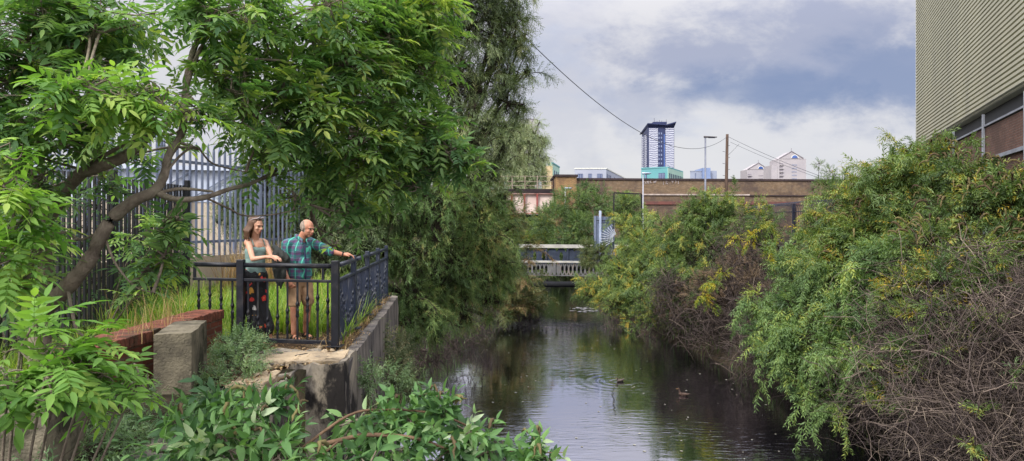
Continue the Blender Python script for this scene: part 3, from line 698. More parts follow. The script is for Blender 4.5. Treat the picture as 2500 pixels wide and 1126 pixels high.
# graffiti strokes, painted on the brick face
M_chalk = mat('faded_white_paint', (.55, .50, .50), (.22, .18, .17), 5, .9, .1, lo=.3, hi=.6)
GL = {'D': [[(0, 0), (0, 1), (.6, .7), (.6, .25), (0, 0)]], 'N': [[(0, 0), (.05, 1), (.55, 0), (.65, 1)]], 'C': [[(.6, .85), (.2, .9), (0, .45), (.25, .05), (.6, .2)]],
      'W': [[(0, 1), (.15, 0), (.4, .7), (.55, 0), (.85, 1.05)]], 'I': [[(.2, 0), (.2, 1)]], 'R': [[(0, 0), (.05, 1), (.5, .8), (.1, .5), (.6, 0)]], 'V': [[(0, .9), (.25, .1), (.5, .8)]],
      'T': [[(.3, 0), (.35, .95)], [(0, .95), (.8, .95)]], 'L': [[(.05, .9), (.1, .05), (.5, 0)]]}
def graf(parent, s, px, py, h, adv):
    x = (px - 1250) / F * 76.6; z0 = EYE + (HOR - py) / F * 76.6; mb = MB()
    for ch in s:
        if ch in GL:
            for st in GL[ch]:
                pp = [(x + a_ * h * .95, vy(x) - .012, z0 + b__ * h + .08 * math.sin(x * 3)) for a_, b__ in st]
                for a_, b__ in zip(pp, pp[1:]): mb.bar(a_, b__, .012, .075, up=(0, 1, 0)) if False else mb.bar(a_, b__, .055, .055)
        x += adv
    mb.build('graffiti', M_chalk, parent)
graf(va, 'DNCW', 1571, 449, .36, .37); graf(va, 'IR VTI', 1619, 449, .34, .33)

# steel railway span
M_pink = mat('faded_pink_paint', (.50, .33, .29), (.42, .24, .21), 1.5, .7, .3, c3=(.30, .14, .12), s3=.8); M_cream = mat('pinkish_cream_paint', (.62, .52, .47), (.52, .40, .36), .8, .8, .2)
M_redp = mat('red_oxide_paint', (.33, .085, .075), (.22, .06, .055), 3, .7, .3); M_soot = mat('sooty_steel', (.030, .020, .022), (.018, .013, .016), 2, .8, .2)
M_rust = mat('rusty_rail_steel', (.30, .25, .20), (.20, .15, .12), 2, .8, .2)
rb_ = empty('railway_bridge', (0, 76, 0), 'pink and cream steel railway bridge span left of the brick viaduct', 'bridge')
bx0, bx1, by = -14.0, 4.46, 76.0
mb = MB(); mb.box(((bx0 + bx1) / 2, by + 4, 5.05), (bx1 - bx0, 8.4, .42)); mb.build('deck_beam', M_soot, rb_)
mb = MB(); mb.box(((bx0 + bx1) / 2, by + .25, 3.72), (bx1 - bx0, .12, 2.15)); mb.build('girder_web', M_cream, rb_)
mb = MB(); mb.box(((bx0 + bx1) / 2, by + .12, 4.77), (bx1 - bx0, .5, .12)); mb.build('top_flange', M_pink, rb_)
mb = MB(); mb.box(((bx0 + bx1) / 2, by + .12, 2.62), (bx1 - bx0, .55, .10)); mb.build('bottom_flange', M_redp, rb_)
x = 2.70
while x > bx0:
    mb = MB(); V = []
    for i in range(9):
        z = 2.68 + i * .252; o_ = .10 + .22 * (i / 8) ** 2.2; V.append((x - .09, by - o_ + .1, z)); V.append((x + .09, by - o_ + .1, z)); V.append((x + .09, by + .186, z)); V.append((x - .09, by + .186, z))
    mb.add(V, [(i * 4 + q, i * 4 + (q + 1) % 4, (i + 1) * 4 + (q + 1) % 4, (i + 1) * 4 + q) for i in range(8) for q in range(4)])
    mb.build('stiffener', M_redp, rb_); x -= 1.36
for z in (5.62, 6.08, 6.62):
    mb = MB(); mb.bar((bx0, by - .05, z), (bx1, by - .05, z), .05, .055); mb.build('handrail', M_rust, rb_)
for x in (4.42, 2.72, 1.38, .02, -1.34, -2.7, -4.06, -5.4):
    mb = MB(); mb.bar((x, by - .12, 4.85), (x, by - .12, 6.68), .09 if x < 4 else .14, .09); mb.build('rail_post', M_rust if x < 4 else M_soot, rb_)

# ------------------------------------------------------------------ small girder footbridge over the river
M_wh = mat('white_bridge_paint', (.42, .41, .37), (.30, .29, .27), 2, .6, .3); M_gr = mat('grey_bridge_paint', (.14, .14, .14), (.09, .09, .095), 3, .6, .3, c3=(.2, .17, .15), s3=1.5)
M_bl = mat('blue_grey_steel', (.045, .058, .085), (.03, .036, .055), 2, .9, .1); M_pipe = mat('dark_pipe', (.018, .019, .022), None, 2, .9, .1)
fb = empty('girder_bridge', (2.6, 50, 0), 'small white and grey girder bridge with hourglass openings low over the river', 'bridge')
def web(parent, name, a, b_, z0, z1, n, m_, hole, th=.06, skip=()):
    """web plate with pointed oval openings cut right through"""
    a = Vector(a); b_ = Vector(b_); d = (b_ - a); L = d.length; d.normalize(); nv = Vector((d.y, -d.x, 0)); mb = MB(); w_ = L / n; hh = z1 - z0; zc = (z0 + z1) / 2
    for k in range(n):
        cx = (k + .5) * w_; outer = []; inner = []
        for q in range(12):
            th_ = 2 * math.pi * q / 12; c_, s_ = math.cos(th_), math.sin(th_)
            r_ = 1 / max(abs(c_), abs(s_)); outer.append((cx + c_ * r_ * w_ / 2, zc + s_ * r_ * hh / 2))
            pz = s_ * hole[1] * hh / 2; px_ = hole[0] * w_ / 2 * math.copysign(abs(c_) ** 1.5, c_); inner.append((cx + px_, zc + pz))
        if k in skip: inner = [(cx, zc)] * 12
        for off in (0, th):
            for q in range(12):
                r2 = (q + 1) % 12; f_ = [outer[q], outer[r2], inner[r2], inner[q]]
                if k in skip: f_ = f_[:3]
                mb.poly([a + d * u_ + nv * off + Vector((0, 0, z_)) for u_, z_ in f_])
        if k not in skip:
            for q in range(12):
                r2 = (q + 1) % 12; mb.poly([a + d * inner[q][0] + nv * 0 + Vector((0, 0, inner[q][1])), a + d * inner[r2][0] + Vector((0, 0, inner[r2][1])), a + d * inner[r2][0] + nv * th + Vector((0, 0, inner[r2][1])), a + d * inner[q][0] + nv * th + Vector((0, 0, inner[q][1]))])
    return mb.build(name, m_, parent)
A1, B1 = Vector((-4.5, 51.4, 0)), Vector((8.5, 48.8, 0))
web(fb, 'lattice_web', A1, B1, -2.02, -1.22, 46, M_gr, (.66, .86), skip=(25, 26, 27))
zz = Vector((0, 0, 1))
mb = MB(); mb.bar(A1 - zz * 1.12, B1 - zz * 1.12, .34, .12); mb.build('lower_flange', M_wh, fb)
mb = MB(); mb.bar(A1 - zz * 2.07, B1 - zz * 2.07, .30, .07); mb.build('bottom_flange', M_gr, fb)
A2, B2 = Vector((-4.5, 54.6, 0)), Vector((8.6, 52.0, 0))
web(fb, 'far_web', A2, B2, -1.5, -.30, 20, M_bl, (.42, .60), skip=(1, 2, 4, 5, 7, 8, 11, 13, 14, 16))
mb = MB(); mb.bar(A2 - zz * .13, B2 - zz * .13, .5, .24); mb.build('top_flange', M_wh, fb)
for k in range(9):
    q = A2 + (B2 - A2) * (.06 + k * .12); mb = MB(); mb.bar(q + Vector((0, -.13, -1.5)), q + Vector((0, -.13, -.26)), .12, .12); mb.build('web_stiffener', M_bl, fb)
q = A1 + (B1 - A1) * (26.5 / 46); mb = MB(); mb.bar(q + Vector((0, -.13, -2.03)), q + Vector((0, -.13, -1.19)), .16, .10); mb.build('web_stiffener', M_gr, fb)
mb = MB(); mb.prism([(-4.5, 51.55), (8.5, 48.95), (8.6, 51.85), (-4.5, 54.45)], -1.75, -1.45); mb.build('deck', M_pipe, fb)
mb = MB(); mb.tube([(-5, 50.2, -2.75), (9, 47.6, -2.5)], .20, 12); tag(mb.build('service_pipe', M_pipe), 'dark horizontal pipe crossing the river under the small bridge', 'pipe')
for sx in (-4.2, 8.2):
    mb = MB(); mb.box((sx - (2.6 if sx < 0 else -2.0), 51.6, -2.9), (4.2, 4.4, 4.0)); mb.build('abutment', M_pipe, fb)

# ------------------------------------------------------------------ towers and blocks beyond the viaduct
def panel_on(mb, a, b_, u0, u1, z0, z1, off):
    """upright panel on the facade a->b (fractions u0..u1) standing off it"""
    a = Vector((*a, 0)); b_ = Vector((*b_, 0)); d = b_ - a; n = Vector((d.y, -d.x, 0)).normalized()
    p, q = a + d * u0, a + d * u1
    mb.prism([(p.x, p.y), (q.x, q.y), (q.x + n.x * off, q.y + n.y * off), (p.x + n.x * off, p.y + n.y * off)], z0, z1)
M_navy = mat('navy_glass', (.022, .030, .085), (.03, .04, .10), .15, .5, .25)
M_navyp = mat('blue_glass_strip', (.05, .11, .33), (.035, .075, .24), .3, .25, .6)
M_pane = mat('window_glass', (.20, .24, .36), (.12, .15, .25), .2, .2, .6)
m_ = bpy.data.materials.new('banded_white_panels'); m_.use_nodes = True; t = NT(m_.node_tree); b = m_.node_tree.nodes['Principled BSDF']; b.inputs['Roughness'].default_value = .5
tc = t.node('ShaderNodeTexCoord'); sp = t.node('ShaderNodeSeparateXYZ'); t.l.new(tc.outputs['Object'], sp.inputs[0])
wob = t.noise(t.vec(t.m('MULTIPLY', sp.outputs[0], .45), t.m('MULTIPLY', sp.outputs[1], .45), t.m('MULTIPLY', sp.outputs[2], .30)), 1, 3, .5)
zz_ = t.m('FRACT', t.m('ADD', t.m('DIVIDE', sp.outputs[2], 1.15), t.m('MULTIPLY', wob, 1.5)))
line = t.sstep(zz_, .30, .52); line2 = t.m('MULTIPLY', line, t.sstep(zz_, 1.0, .8))
t.l.new(t.mix(line2, (.46, .48, .55), (.10, .11, .19)), b.inputs['Base Color']); M_zebra = m_
def px_x(px, d): return (px - 1250) / F * d
TD = 450.0; tx0, tx1 = px_x(1582, TD), px_x(1646, TD)
tw = empty('striped_tower', ((tx0 + tx1) / 2, TD, 0), 'tall residential tower with zebra-striped panels, navy glass middle and flared roof', 'tower block')
mb = MB(); mb.prism([(tx0, TD), (tx1, TD), (tx1, TD + 21), (tx0, TD + 21)], 0, 62.5); mb.build('core', M_navy, tw)
wdt = tx1 - tx0; fa, fb_ = (tx0, TD), (tx1, TD)
for u0, u1 in ((.035, .375), (.665, .985)):
    mb = MB(); panel_on(mb, fa, fb_, u0, u1, 0, 61.9, .35); mb.build('striped_panel', M_zebra, tw)
mb = MB(); panel_on(mb, fa, fb_, .60, .645, 0, 58, .15); mb.build('blue_strip', M_navyp, tw)
for k in range(21):
    z = 3.5 + k * 2.72; mb = MB()
    for u0, u1 in ((.40, .44), (.49, .535)): panel_on(mb, fa, fb_, u0, u1, z, z + 1.25, .12)
    mb.build('window', M_pane, tw)
for u0, u1 in ((.06, .30), (.55, .8)):
    mb = MB(); panel_on(mb, (tx0, TD + 21), (tx0, TD), u0, u1, 0, 58.5, .5); mb.build('side_panel', M_zebra, tw)
# flared roof
mb = MB(); zb = 62.6
rA = [(tx0 - .5, TD - .5), (tx1 + .5, TD - .5), (tx1 + .5, TD + 21.5), (tx0 - .5, TD + 21.5)]
rB = [(tx0 - .6, TD - 2, 64.3), (tx0 + 4, TD - 2, 64.1), (tx1 - 5, TD - 2, 63.6), (tx1 + .6, TD - 3, 65.1), (tx1 + 1.0, TD + 24, 65.3), (tx0 - .8, TD + 25, 60.8)]
V = [(x, y, zb) for x, y in rA]
mb.poly([(tx0, TD - .3, zb), (tx1, TD - .3, zb), rB[3], rB[2], rB[1], rB[0]]); mb.poly(rB[::-1][:]); mb.poly([(x, y, z + .6) for x, y, z in rB])
for i in range(6):
    p, q = rB[i], rB[(i + 1) % 6]; mb.poly([p, q, (q[0], q[1], q[2] + .6), (p[0], p[1], p[2] + .6)])
mb.poly([rB[0], rB[5], (tx0, TD + 21, zb), (tx0, TD, zb)]); mb.poly([rB[3], (tx1, TD, zb), (tx1, TD + 21, zb), rB[4]])
mb.build('flared_roof', M_navy, tw)
mb = MB(); mb.prism([(tx0 + 4, TD + 3), (tx1 - 4, TD + 3), (tx1 - 4, TD + 17), (tx0 + 4, TD + 17)], 65.2, 66.4); mb.build('plant_room', M_navy, tw)
for x, h in ((tx0 + 5.2, 3.2), (tx0 + 8.5, 2.0), (tx0 + 10, 1.6), (tx0 + 12.9, 2.4), (tx0 + 7, 1.2)):
    mb = MB(); mb.bar((x, TD + 6, 66), (x, TD + 6, 66 + h), .16); mb.build('aerial', M_dark, tw)

def block(name, label, pa, pb, pc, zt, mats_, wins, dback=None, group=None):
    """pa,pb,pc: plan corners left front, right front, far right; wins: list (face, u0,u1,z0,z1,mullions)"""
    r = empty(name, (pb[0], pb[1], 0), label, 'building', group); pd_ = (pa[0] + pc[0] - pb[0], pa[1] + pc[1] - pb[1])
    mb = MB(); mb.prism([pa, pb, pc, pd_], 0, zt); mb.build('wall', mats_[0], r)
    mb = MB(); o = .12; mb.prism([(pa[0] - o, pa[1] - o), (pb[0] + o, pb[1] - o), (pc[0] + o, pc[1] + o), (pd_[0] - o, pd_[1] + o)], zt + .003, zt + .28); mb.build('roof_edge', mats_[1], r)
    for f_, u0, u1, z0, z1, mu in wins:
        a, b2 = (pa, pb) if f_ == 0 else (pb, pc)
        mb = MB(); panel_on(mb, a, b2, u0, u1, z0, z1, .10); fr_ = mb.build('window', M_navy, r)
        mb = MB(); du = (u1 - u0)
        for i in range(mu): panel_on(mb, a, b2, u0 + du * (i + .18) / mu, u0 + du * (i + .82) / mu, z0 + .12, z1 - .12, .16)
        mb.build('pane', M_pane, fr_)
    return r, pd_
D1 = 180.0; M_greyw = mat('grey_render', (.33, .35, .42), (.30, .32, .39), .3, .8); M_mint = mat('teal_render', (.12, .31, .33), (.10, .28, .30), .3, .7); M_mintl = mat('mint_render', (.32, .48, .40), (.28, .44, .37), .3, .7)
zt = EYE + (HOR - 413) / F * D1
pa, pb = (px_x(1403, D1), D1), (px_x(1480, D1), D1); pc = (px_x(1530, D1 * 1.24), D1 * 1.24)
block('grey_block', 'low grey flat-roofed block with tall dark windows above the viaduct wall', pa, pb, pc, zt, (M_greyw, M_cladtrim),
      [(0, .10, .26, zt - 3.3, zt - 1.2, 3), (0, .43, .54, zt - 3.3, zt - 1.2, 2), (0, .71, .88, zt - 3.3, zt - 1.2, 3)] + [(1, u_, u_ + .03, zt - 3.5, zt - 1.2, 1) for u_ in (.03, .10, .16, .33, .40, .47, .62, .69, .76, .86)])
D2 = 165.0; zt = EYE + (HOR - 410) / F * D2
pa, pb = (px_x(1572, D2), D2 * 1.02), (px_x(1630, D2), D2); pc = (px_x(1667, D2 * 1.09), D2 * 1.09)
r_, pd_ = block('teal_block', 'turquoise flat-roofed block with mint side at the foot of the striped tower', pa, pb, pc, zt, (M_mint, M_mint),
      [(0, .14, .21, zt - 2.6, zt - 1.25, 1), (0, .66, .90, zt - 2.6, zt - 1.15, 4)])
mb = MB(); panel_on(mb, pb, pc, .0, 1, 0, zt - .02, .12); sd = mb.build('side_wall', M_mintl, r_)
for i in range(8):
    mb = MB(); panel_on(mb, pb, pc, .07 + i * .115, .07 + i * .115 + .045, zt - 3.4, zt - 1.2, .2); mb.build('window', M_navy, r_)
D3 = 260.0; M_bluew = mat('blue_grey_render', (.27, .30, .38), (.23, .26, .34), .2, .7); zt = EYE + (HOR - 419) / F * D3
pa, pb = (px_x(1685, D3), D3), (px_x(1715, D3), D3); pc = (px_x(1717, D3 * 1.08), D3 * 1.08)
r_, _ = block('pale_blue_block', 'pale blue-grey stepped office block between the striped tower and the street lamp', pa, pb, pc, zt, (M_bluew, M_bluew), [(0, .40, .46, 10, zt - .6, 1)])
mb = MB(); mb.prism([(px_x(1713, D3) + .0, D3 - 2), (px_x(1731, D3), D3 - 2), (px_x(1731, D3), D3 + 10), (px_x(1713, D3), D3 + 10)], 0, EYE + (HOR - 411) / F * D3); mb.build('stair_tower', mat('blue_tower_wall', (.22, .29, .48), None, .3), r_)
mb = MB(); mb.prism([(px_x(1731.3, D3), D3), (px_x(1750, D3), D3), (px_x(1750, D3), D3 + 14), (px_x(1731.3, D3), D3 + 14)], 0, EYE + (HOR - 417) / F * D3); mb.build('right_wing', M_bluew, r_)
mb = MB(); mb.prism([(px_x(1731.5, D3), D3 + 3), (px_x(1737, D3), D3 + 3), (px_x(1737, D3), D3 + 6), (px_x(1731.5, D3), D3 + 6)], EYE + (HOR - 417) / F * D3 + .01, EYE + (HOR - 411.5) / F * D3); mb.build('roof_plant', M_navy, r_)

# twin gabled towers
M_stone = mat('pale_tower_render', (.37, .345, .355), (.33, .31, .33), .1, .9, .1); M_stoned = mat('tower_grey_trim', (.22, .20, .23), None, .2, .9)  # second one is a darker grey for trims, finials and balcony backs
def gable_tower(label, pxs, d, ytop_l, ytop_r, ypk, px_pk, arch, wpx, bal, steps):
    z_ = lambda py: EYE + (HOR - py) / F * d
    r = empty('gabled_tower', (px_x(pxs[0], d), d, 0), label, 'tower block', 'pale gabled towers on the skyline')
    x0, x1 = px_x(pxs[0], d), px_x(pxs[1], d); xp = px_x(px_pk, d)
    mb = MB(); mb.prism([(x0, d), (x1, d), (x1, d + 22), (x0, d + 22)], 0, z_(ytop_l)); mb.build('wall', M_stone, r)
    g0, g1 = px_x(px_pk - (pxs[1] - px_pk) * .95, d), px_x(pxs[1] - (pxs[1] - px_pk) * .18, d)
    g0 = max(g0, x0 + .5)
    mb = MB(); za = z_(ytop_l) + .01; zp = z_(ypk); zs = z_(ytop_r)
    V = [(g0, d - .3, za), (g1, d - .3, za), (g1, d - .3, max(zs, za + .1)), (xp, d - .3, zp), (g0, d - .3, max(zs, za + .1) - .0)]
    V2 = [(x, y + 18, z) for x, y, z in V]; mb.poly(V); mb.poly(V2[::-1])
    for i in range(5): j = (i + 1) % 5; mb.poly([V[i], V2[i], V2[j], V[j]])
    mb.build('gable_roof', M_stone, r)
    mb = MB(); e = .5
    for a_, b__ in ((V[4], V[3]), (V[3], V[2])): mb.bar((a_[0], d - .6, a_[2] + .2), (b__[0], d - .6, b__[2] + .2), .5, .5)
    mb.build('gable_trim', M_stoned, r)
    mb = MB(); mb.bar((xp, d, zp), (xp, d, zp + 3.2), .35); mb.build('finial', M_stoned, r)
    ax, az, ar = px_x(arch[0], d), z_(arch[1]), arch[2]
    for rr, nm, m2, off in ((ar * 1.22, 'arch_surround', M_cladtrim, .5), (ar, 'arched_window', M_navyp, .65)):
        mb = MB(); pp = [(ax + math.cos(q) * rr, az + math.sin(q) * rr) for q in np.linspace(0, math.pi, 14)]
        fz = [(x, d - off, z) for x, z in pp]; bz = [(x, d - .31, z) for x, z in pp]; mb.poly(fz[::-1]); n = len(pp)
        for i in range(n): j = (i + 1) % n; mb.poly([fz[i], fz[j], bz[j], bz[i]])
        mb.build(nm, m2, r)
    z = z_(438) - 30
    while z < z_(wpx[2]):
        mb = MB()
        for q in np.linspace(wpx[0], wpx[1], 4): mb.box((px_x(q, d), d - .1, z), (.55 if True else 1, .3, 1.2))
        mb.build('window', M_stoned if wpx[3] else M_pane, r); z += 3.4
    for bp_ in bal:
        z = z_(438) - 30; 
        while z < z_(bp_[1]):
            mb = MB(); mb.box((px_x(bp_[0], d), d - .6, z), (4.2, 1.2, 1.1)); mb.build('balcony', M_stone, r)
            mb = MB(); mb.box((px_x(bp_[0], d), d - .06, z + 1.2), (3.6, .2, 1.0)); mb.build('balcony_recess', M_stoned, r); z += 3.4
    for sa, sb, sy in steps:
        mb = MB(); mb.prism([(px_x(sa, d), d - 1.5), (px_x(sb, d), d - 1.5), (px_x(sb, d), d + 20), (px_x(sa, d), d + 20)], 0, z_(sy)); mb.build('wing', M_stone, r)
gable_tower('larger pale gabled tower with arched blue window on the right of the pair', (1901, 1968), 700, 388, 387, 370, 1932, (1940, 386.5, 2.9), (1934, 1944, 396, 0), [(1907, 396)], [(1882, 1896.5, 404), (1896.8, 1901.5, 391)])
gable_tower('smaller pale gabled tower with grey arched window on the left of the pair', (1823.5, 1881), 760, 414, 414, 398, 1851.5, (1857, 412.5, 2.6), (1853, 1862, 422, 1), [(1830, 422)], [])
# pieces left of the viaduct
D4 = 300.0
r_, _ = block('concrete_tower', 'beige concrete high-rise peeking out behind the pale willow', (px_x(1262, D4), D4), (px_x(1311, D4), D4), (px_x(1316, D4 * 1.06), D4 * 1.06), EYE + (HOR - 292) / F * D4, (M_stone, M_stoned),
      [(0, .30 + i * .2, .38 + i * .2, 40 - k * 3, 41.6 - k * 3, 1) for i in range(4) for k in range(3)])
D5 = 150.0; M_warm = mat('buff_brick_wall', (.50, .40, .24), (.44, .34, .2), .4)
block('mint_block', 'mint green flat-roofed block edge beside the pale willow', (px_x(1338, D5 * 1.03), D5 * 1.03), (px_x(1348, D5), D5), (px_x(1366, D5 * 1.08), D5 * 1.08), EYE + (HOR - 399) / F * D5, (M_mintl, M_mint), [(1, u_, u_ + .05, 10, 13, 1) for u_ in (.25, .5, .75)])
mb = MB(); mb.prism([(px_x(1325, 140), 140), (px_x(1349, 140), 140), (px_x(1349, 140), 146), (px_x(1325, 140), 146)], 0, EYE + (HOR - 405) / F * 140); tag(mb.build('buff_block', M_warm), 'narrow buff brick block end between the pale willow and the mint block', 'building')

# ------------------------------------------------------------------ lamps, pole, wires
M_lamp = mat('lamp_column_grey', (.17, .18, .22), (.12, .13, .17), 2, .5, .4, metal=.2); M_lamphd = mat('lamp_head_brown', (.05, .04, .045), None, 2, .5, .4)
M_wood = mat('pole_timber', (.10, .068, .052), (.06, .042, .035), 2, .9, .1, stretch=(6, 6, .5), bump=.5); M_wire = mat('wire_dark', (.03, .032, .045), None, 2, .6)
def lamp(label, px, ytop, d, hl, r, mc, mh, tilt=.0, zbase=0):
    x, y, z = P(px, ytop, d); L = empty('street_lamp', (x, y, zbase), label, 'street lamp', 'street lamps in front of the viaduct')
    mb = MB(); mb.tube([(x, y, zbase), (x, y, zbase + (z - zbase) * .45), (x, y, zbase + (z - zbase) * .46), (x, y, z)], [r * 1.4, r * 1.35, r, r * .85], 10); mb.build('column', mc, L)
    mb = MB(); n = 7; V = []
    for i in range(n):
        s = i / (n - 1); xx = x - r * 1.5 + s * hl; w2 = .07 + .12 * min(1, s * 3.0) * (1 - .25 * s); h2 = .13 - .07 * s; zz0 = z + .05 + tilt * s * hl
        for q in range(8):
            th_ = 2 * math.pi * q / 8; V.append((xx, y + math.cos(th_) * w2, zz0 + math.sin(th_) * h2 * .6))
    mb.add(V, [(i * 8 + q, i * 8 + (q + 1) % 8, (i + 1) * 8 + (q + 1) % 8, (i + 1) * 8 + q) for i in range(n - 1) for q in range(8)], True)
    mb.poly(V[:8][::-1]); mb.poly(V[-8:]); mb.build('lamp_head', mh, L)
    mb = MB(); mb.box((x + hl * .5, y, z - .02 + tilt * hl * .5), (hl * .5, .14, .03)); mb.build('lens', M_pane, L)
    return L
lamp('tall brown-headed street lamp on a grey column just left of the timber pole', 1722, 336, 55, 1.0, .075, M_lamp, M_lamphd, -.02)
lamp('slim white street lamp standing in front of the teal block', 1570, 425, 50, .62, .045, mat('lamp_white', (.36, .37, .42), None, 2, .5), M_galvlt)
lamp('short white street lamp among the bushes below the viaduct end pier', 1380, 461, 64, .72, .07, mat('lamp_cream', (.62, .60, .60), None, 2, .5), M_galvlt)
tp_ = P(1775.5, 328, 62); pl = empty('utility_pole', (tp_[0] - .15, 62, 0), 'dark timber utility pole with step irons carrying wires', 'utility pole')
mb = MB(); mb.tube([(tp_[0] - .16, 62, 0), (tp_[0], 62, tp_[2])], [.17, .12], 12); mb.build('pole', M_wood, pl)
for k in range(9):
    z = 4.2 + k * .52; s = -1 if k % 2 else 1; mb = MB(); mb.bar((tp_[0] - .1 + s * .1, 62, z), (tp_[0] - .08 + s * .32, 62, z + .03), .03); mb.build('step_iron', M_lamphd, pl)
def wire(label, a, b_, sag, r=.012, n=40):
    a = Vector(a); b_ = Vector(b_); mb = MB(); mb.tube([a + (b_ - a) * s - Vector((0, 0, 4 * sag * s * (1 - s))) for s in np.linspace(0, 1, n)], r, 5); tag(mb.build('overhead_wire', M_wire), label, 'wire', 'wires strung from the timber pole')
wire('overhead wire sagging from the timber pole up left past the striped tower to the willow', (tp_[0] - .1, 61.9, tp_[2] - .28), P(1180, -15, 22), 2.55, .016, 70)
wire('upper overhead wire running right from the timber pole top over the gabled towers', (tp_[0] + .1, 61.9, tp_[2] - .25), P(2120, 470, 48), .25, .016)
wire('lower overhead wire running right from the timber pole', (tp_[0] + .25, 61.9, tp_[2] - .7), P(2120, 474, 48.5), .22, .013)
wire('thin stay wire slanting down from the lower right wire to the timber pole', (tp_[0] + .1, 61.95, tp_[2] - 1.8), (tp_[0] + .95, 61.7, tp_[2] - .88), .02, .012, 6)

# grey corrugated gate with a fan of anti-climb spikes, and a black mesh frame
gt = empty('security_gate', (6.5, 48, 0), 'grey corrugated steel security gate with a fan of spikes beside the small bridge', 'gate')
M_spk = mat('spike_steel', (.62, .66, .74), None, 2, .4, .5); M_gate = mat('gate_steel', (.17, .20, .28), (.12, .15, .22), 1.5, .5, .4, metal=.2)
gx0, gx1, gd = px_x(1450, 49), px_x(1500, 49), 49.0; mb = MB(); V = []; n = 27
for i in range(n):
    x = gx0 + (gx1 - gx0) * i / (n - 1); y = gd + (.05 if i % 4 < 2 else -.02)
    V += [(x, y, -.6), (x, y, 2.05 if x > gx0 + .32 else 2.1)]
mb.add(V, [(2 * i, 2 * i + 2, 2 * i + 3, 2 * i + 1) for i in range(n - 1)]); o = mb.build('panel', M_gate, gt); so = o.modifiers.new('solid', 'SOLIDIFY'); so.thickness = .01
mb = MB(); mb.box((gx0 + .42, gd - .1, .9), (.16, .1, 3.1)); mb.build('post', M_galvlt, gt, .01)
mb = MB(); mb.box((gx0 + .75, gd - .12, 1.78), (1.2, .05, .05)); mb.build('rail', M_pipe, gt)
cx, cz = px_x(1507, 48.6), EYE + (HOR - 583) / F * 48.6
for k in range(11):
    an = math.radians(110 + k * 10); r0, r1 = .30, 1.15 if k > 3 else 1.0; mb = MB()
    mb.bar((cx + math.cos(an) * r0, 48.6, cz + math.sin(an) * r0), (cx + math.cos(an) * r1, 48.6, cz + math.sin(an) * r1), .10, .03); mb.build('spike', M_spk, gt)
mb = MB(); pp = [(cx + math.cos(math.radians(q)) * .42, 48.64, cz + math.sin(math.radians(q)) * .42) for q in range(105, 222, 9)]; mb.tube(pp, .02, 5); mb.build('fan_ring', M_galvlt, gt)
mf = empty('mesh_frame', (px_x(1498, 47), 47, 0), 'black rectangular mesh goal frame above the spiked gate', 'frame')
q = [P(1497, 560, 47), P(1499, 471, 47), P(1566, 474, 47), P(1567, 560, 47)]; mb = MB()
for a_, b__ in zip(q, q[1:]): mb.bar(a_, b__, .085)
mb.build('frame_bars', M_blk, mf); mb = MB()
x0, x1 = q[0][0], q[2][0]; zt_, zb_ = q[1][2], q[0][2]
for i in range(1, 22): mb.bar((x0 + (x1 - x0) * i / 22, 47.02, zb_), (x0 + (x1 - x0) * i / 22, 47.02, zt_ - .05), .006)
for i in range(1, 26): mb.bar((x0, 47.02, zb_ + (zt_ - zb_) * i / 26), (x1, 47.02, zb_ + (zt_ - zb_) * i / 26), .006)
mo = mb.build('wire_mesh', M_blk, mf)

# black bent-top fence on the right bank
bt = empty('bent_top_fence', (15, 38, 0), 'black steel fence with inward-curving bar tops on the far right bank', 'fence')
M_btf = mat('blue_black_steel', (.014, .015, .03), (.022, .023, .04), 3, .45, .4)
q0, q1, q2_ = Vector((px_x(1828, 47), 47, 0)), Vector((px_x(1938, 37), 37, 0)), Vector((px_x(2050, 32.5), 32.5, 0))
for a_, b__ in ((q0, q1), (q1, q2_)):
    d = b__ - a_; L = d.length; d.normalize(); nn = Vector((-d.y, d.x, 0)); nn = nn if nn.x < 0 else -nn
    nn = -nn; N_ = int(L / .21)
    for k in range(N_):
        p = a_ + d * (k + .5) * L / N_
        mb = MB(); mb.tube([p, p + zz * 2.35, p + zz * 2.55 + nn * .06, p + zz * 2.68 + nn * .22, p + zz * 2.74 + nn * .46], .016, 5); mb.build('bar', M_btf, bt)
    for z in (.3, 2.2):
        mb = MB(); mb.bar(a_ + zz * z, b__ + zz * z, .06, .05); mb.build('rail', M_btf, bt)
for p in (q0, q1, q2_):
    mb = MB(); mb.box((p.x, p.y, 1.3), (.16, .16, 2.6)); mb.build('post', M_btf, bt)

# low palisade half hidden in the right bank twigs
rp = empty('bank_fence', (9.8, 15, 0), 'low dark steel fence half buried in twigs on the near right bank', 'fence')
for k in range(70):
    y = 12.5 + k * .17; x = lerp_tab([(10, 9.3), (16, 11.9), (25, 12.6)], y) - .4
    mb = MB(); mb.bar((x, y, -.1), (x, y, 1.25), .045, .02); mb.build('bar', M_blk if k % 3 else M_galv, rp)
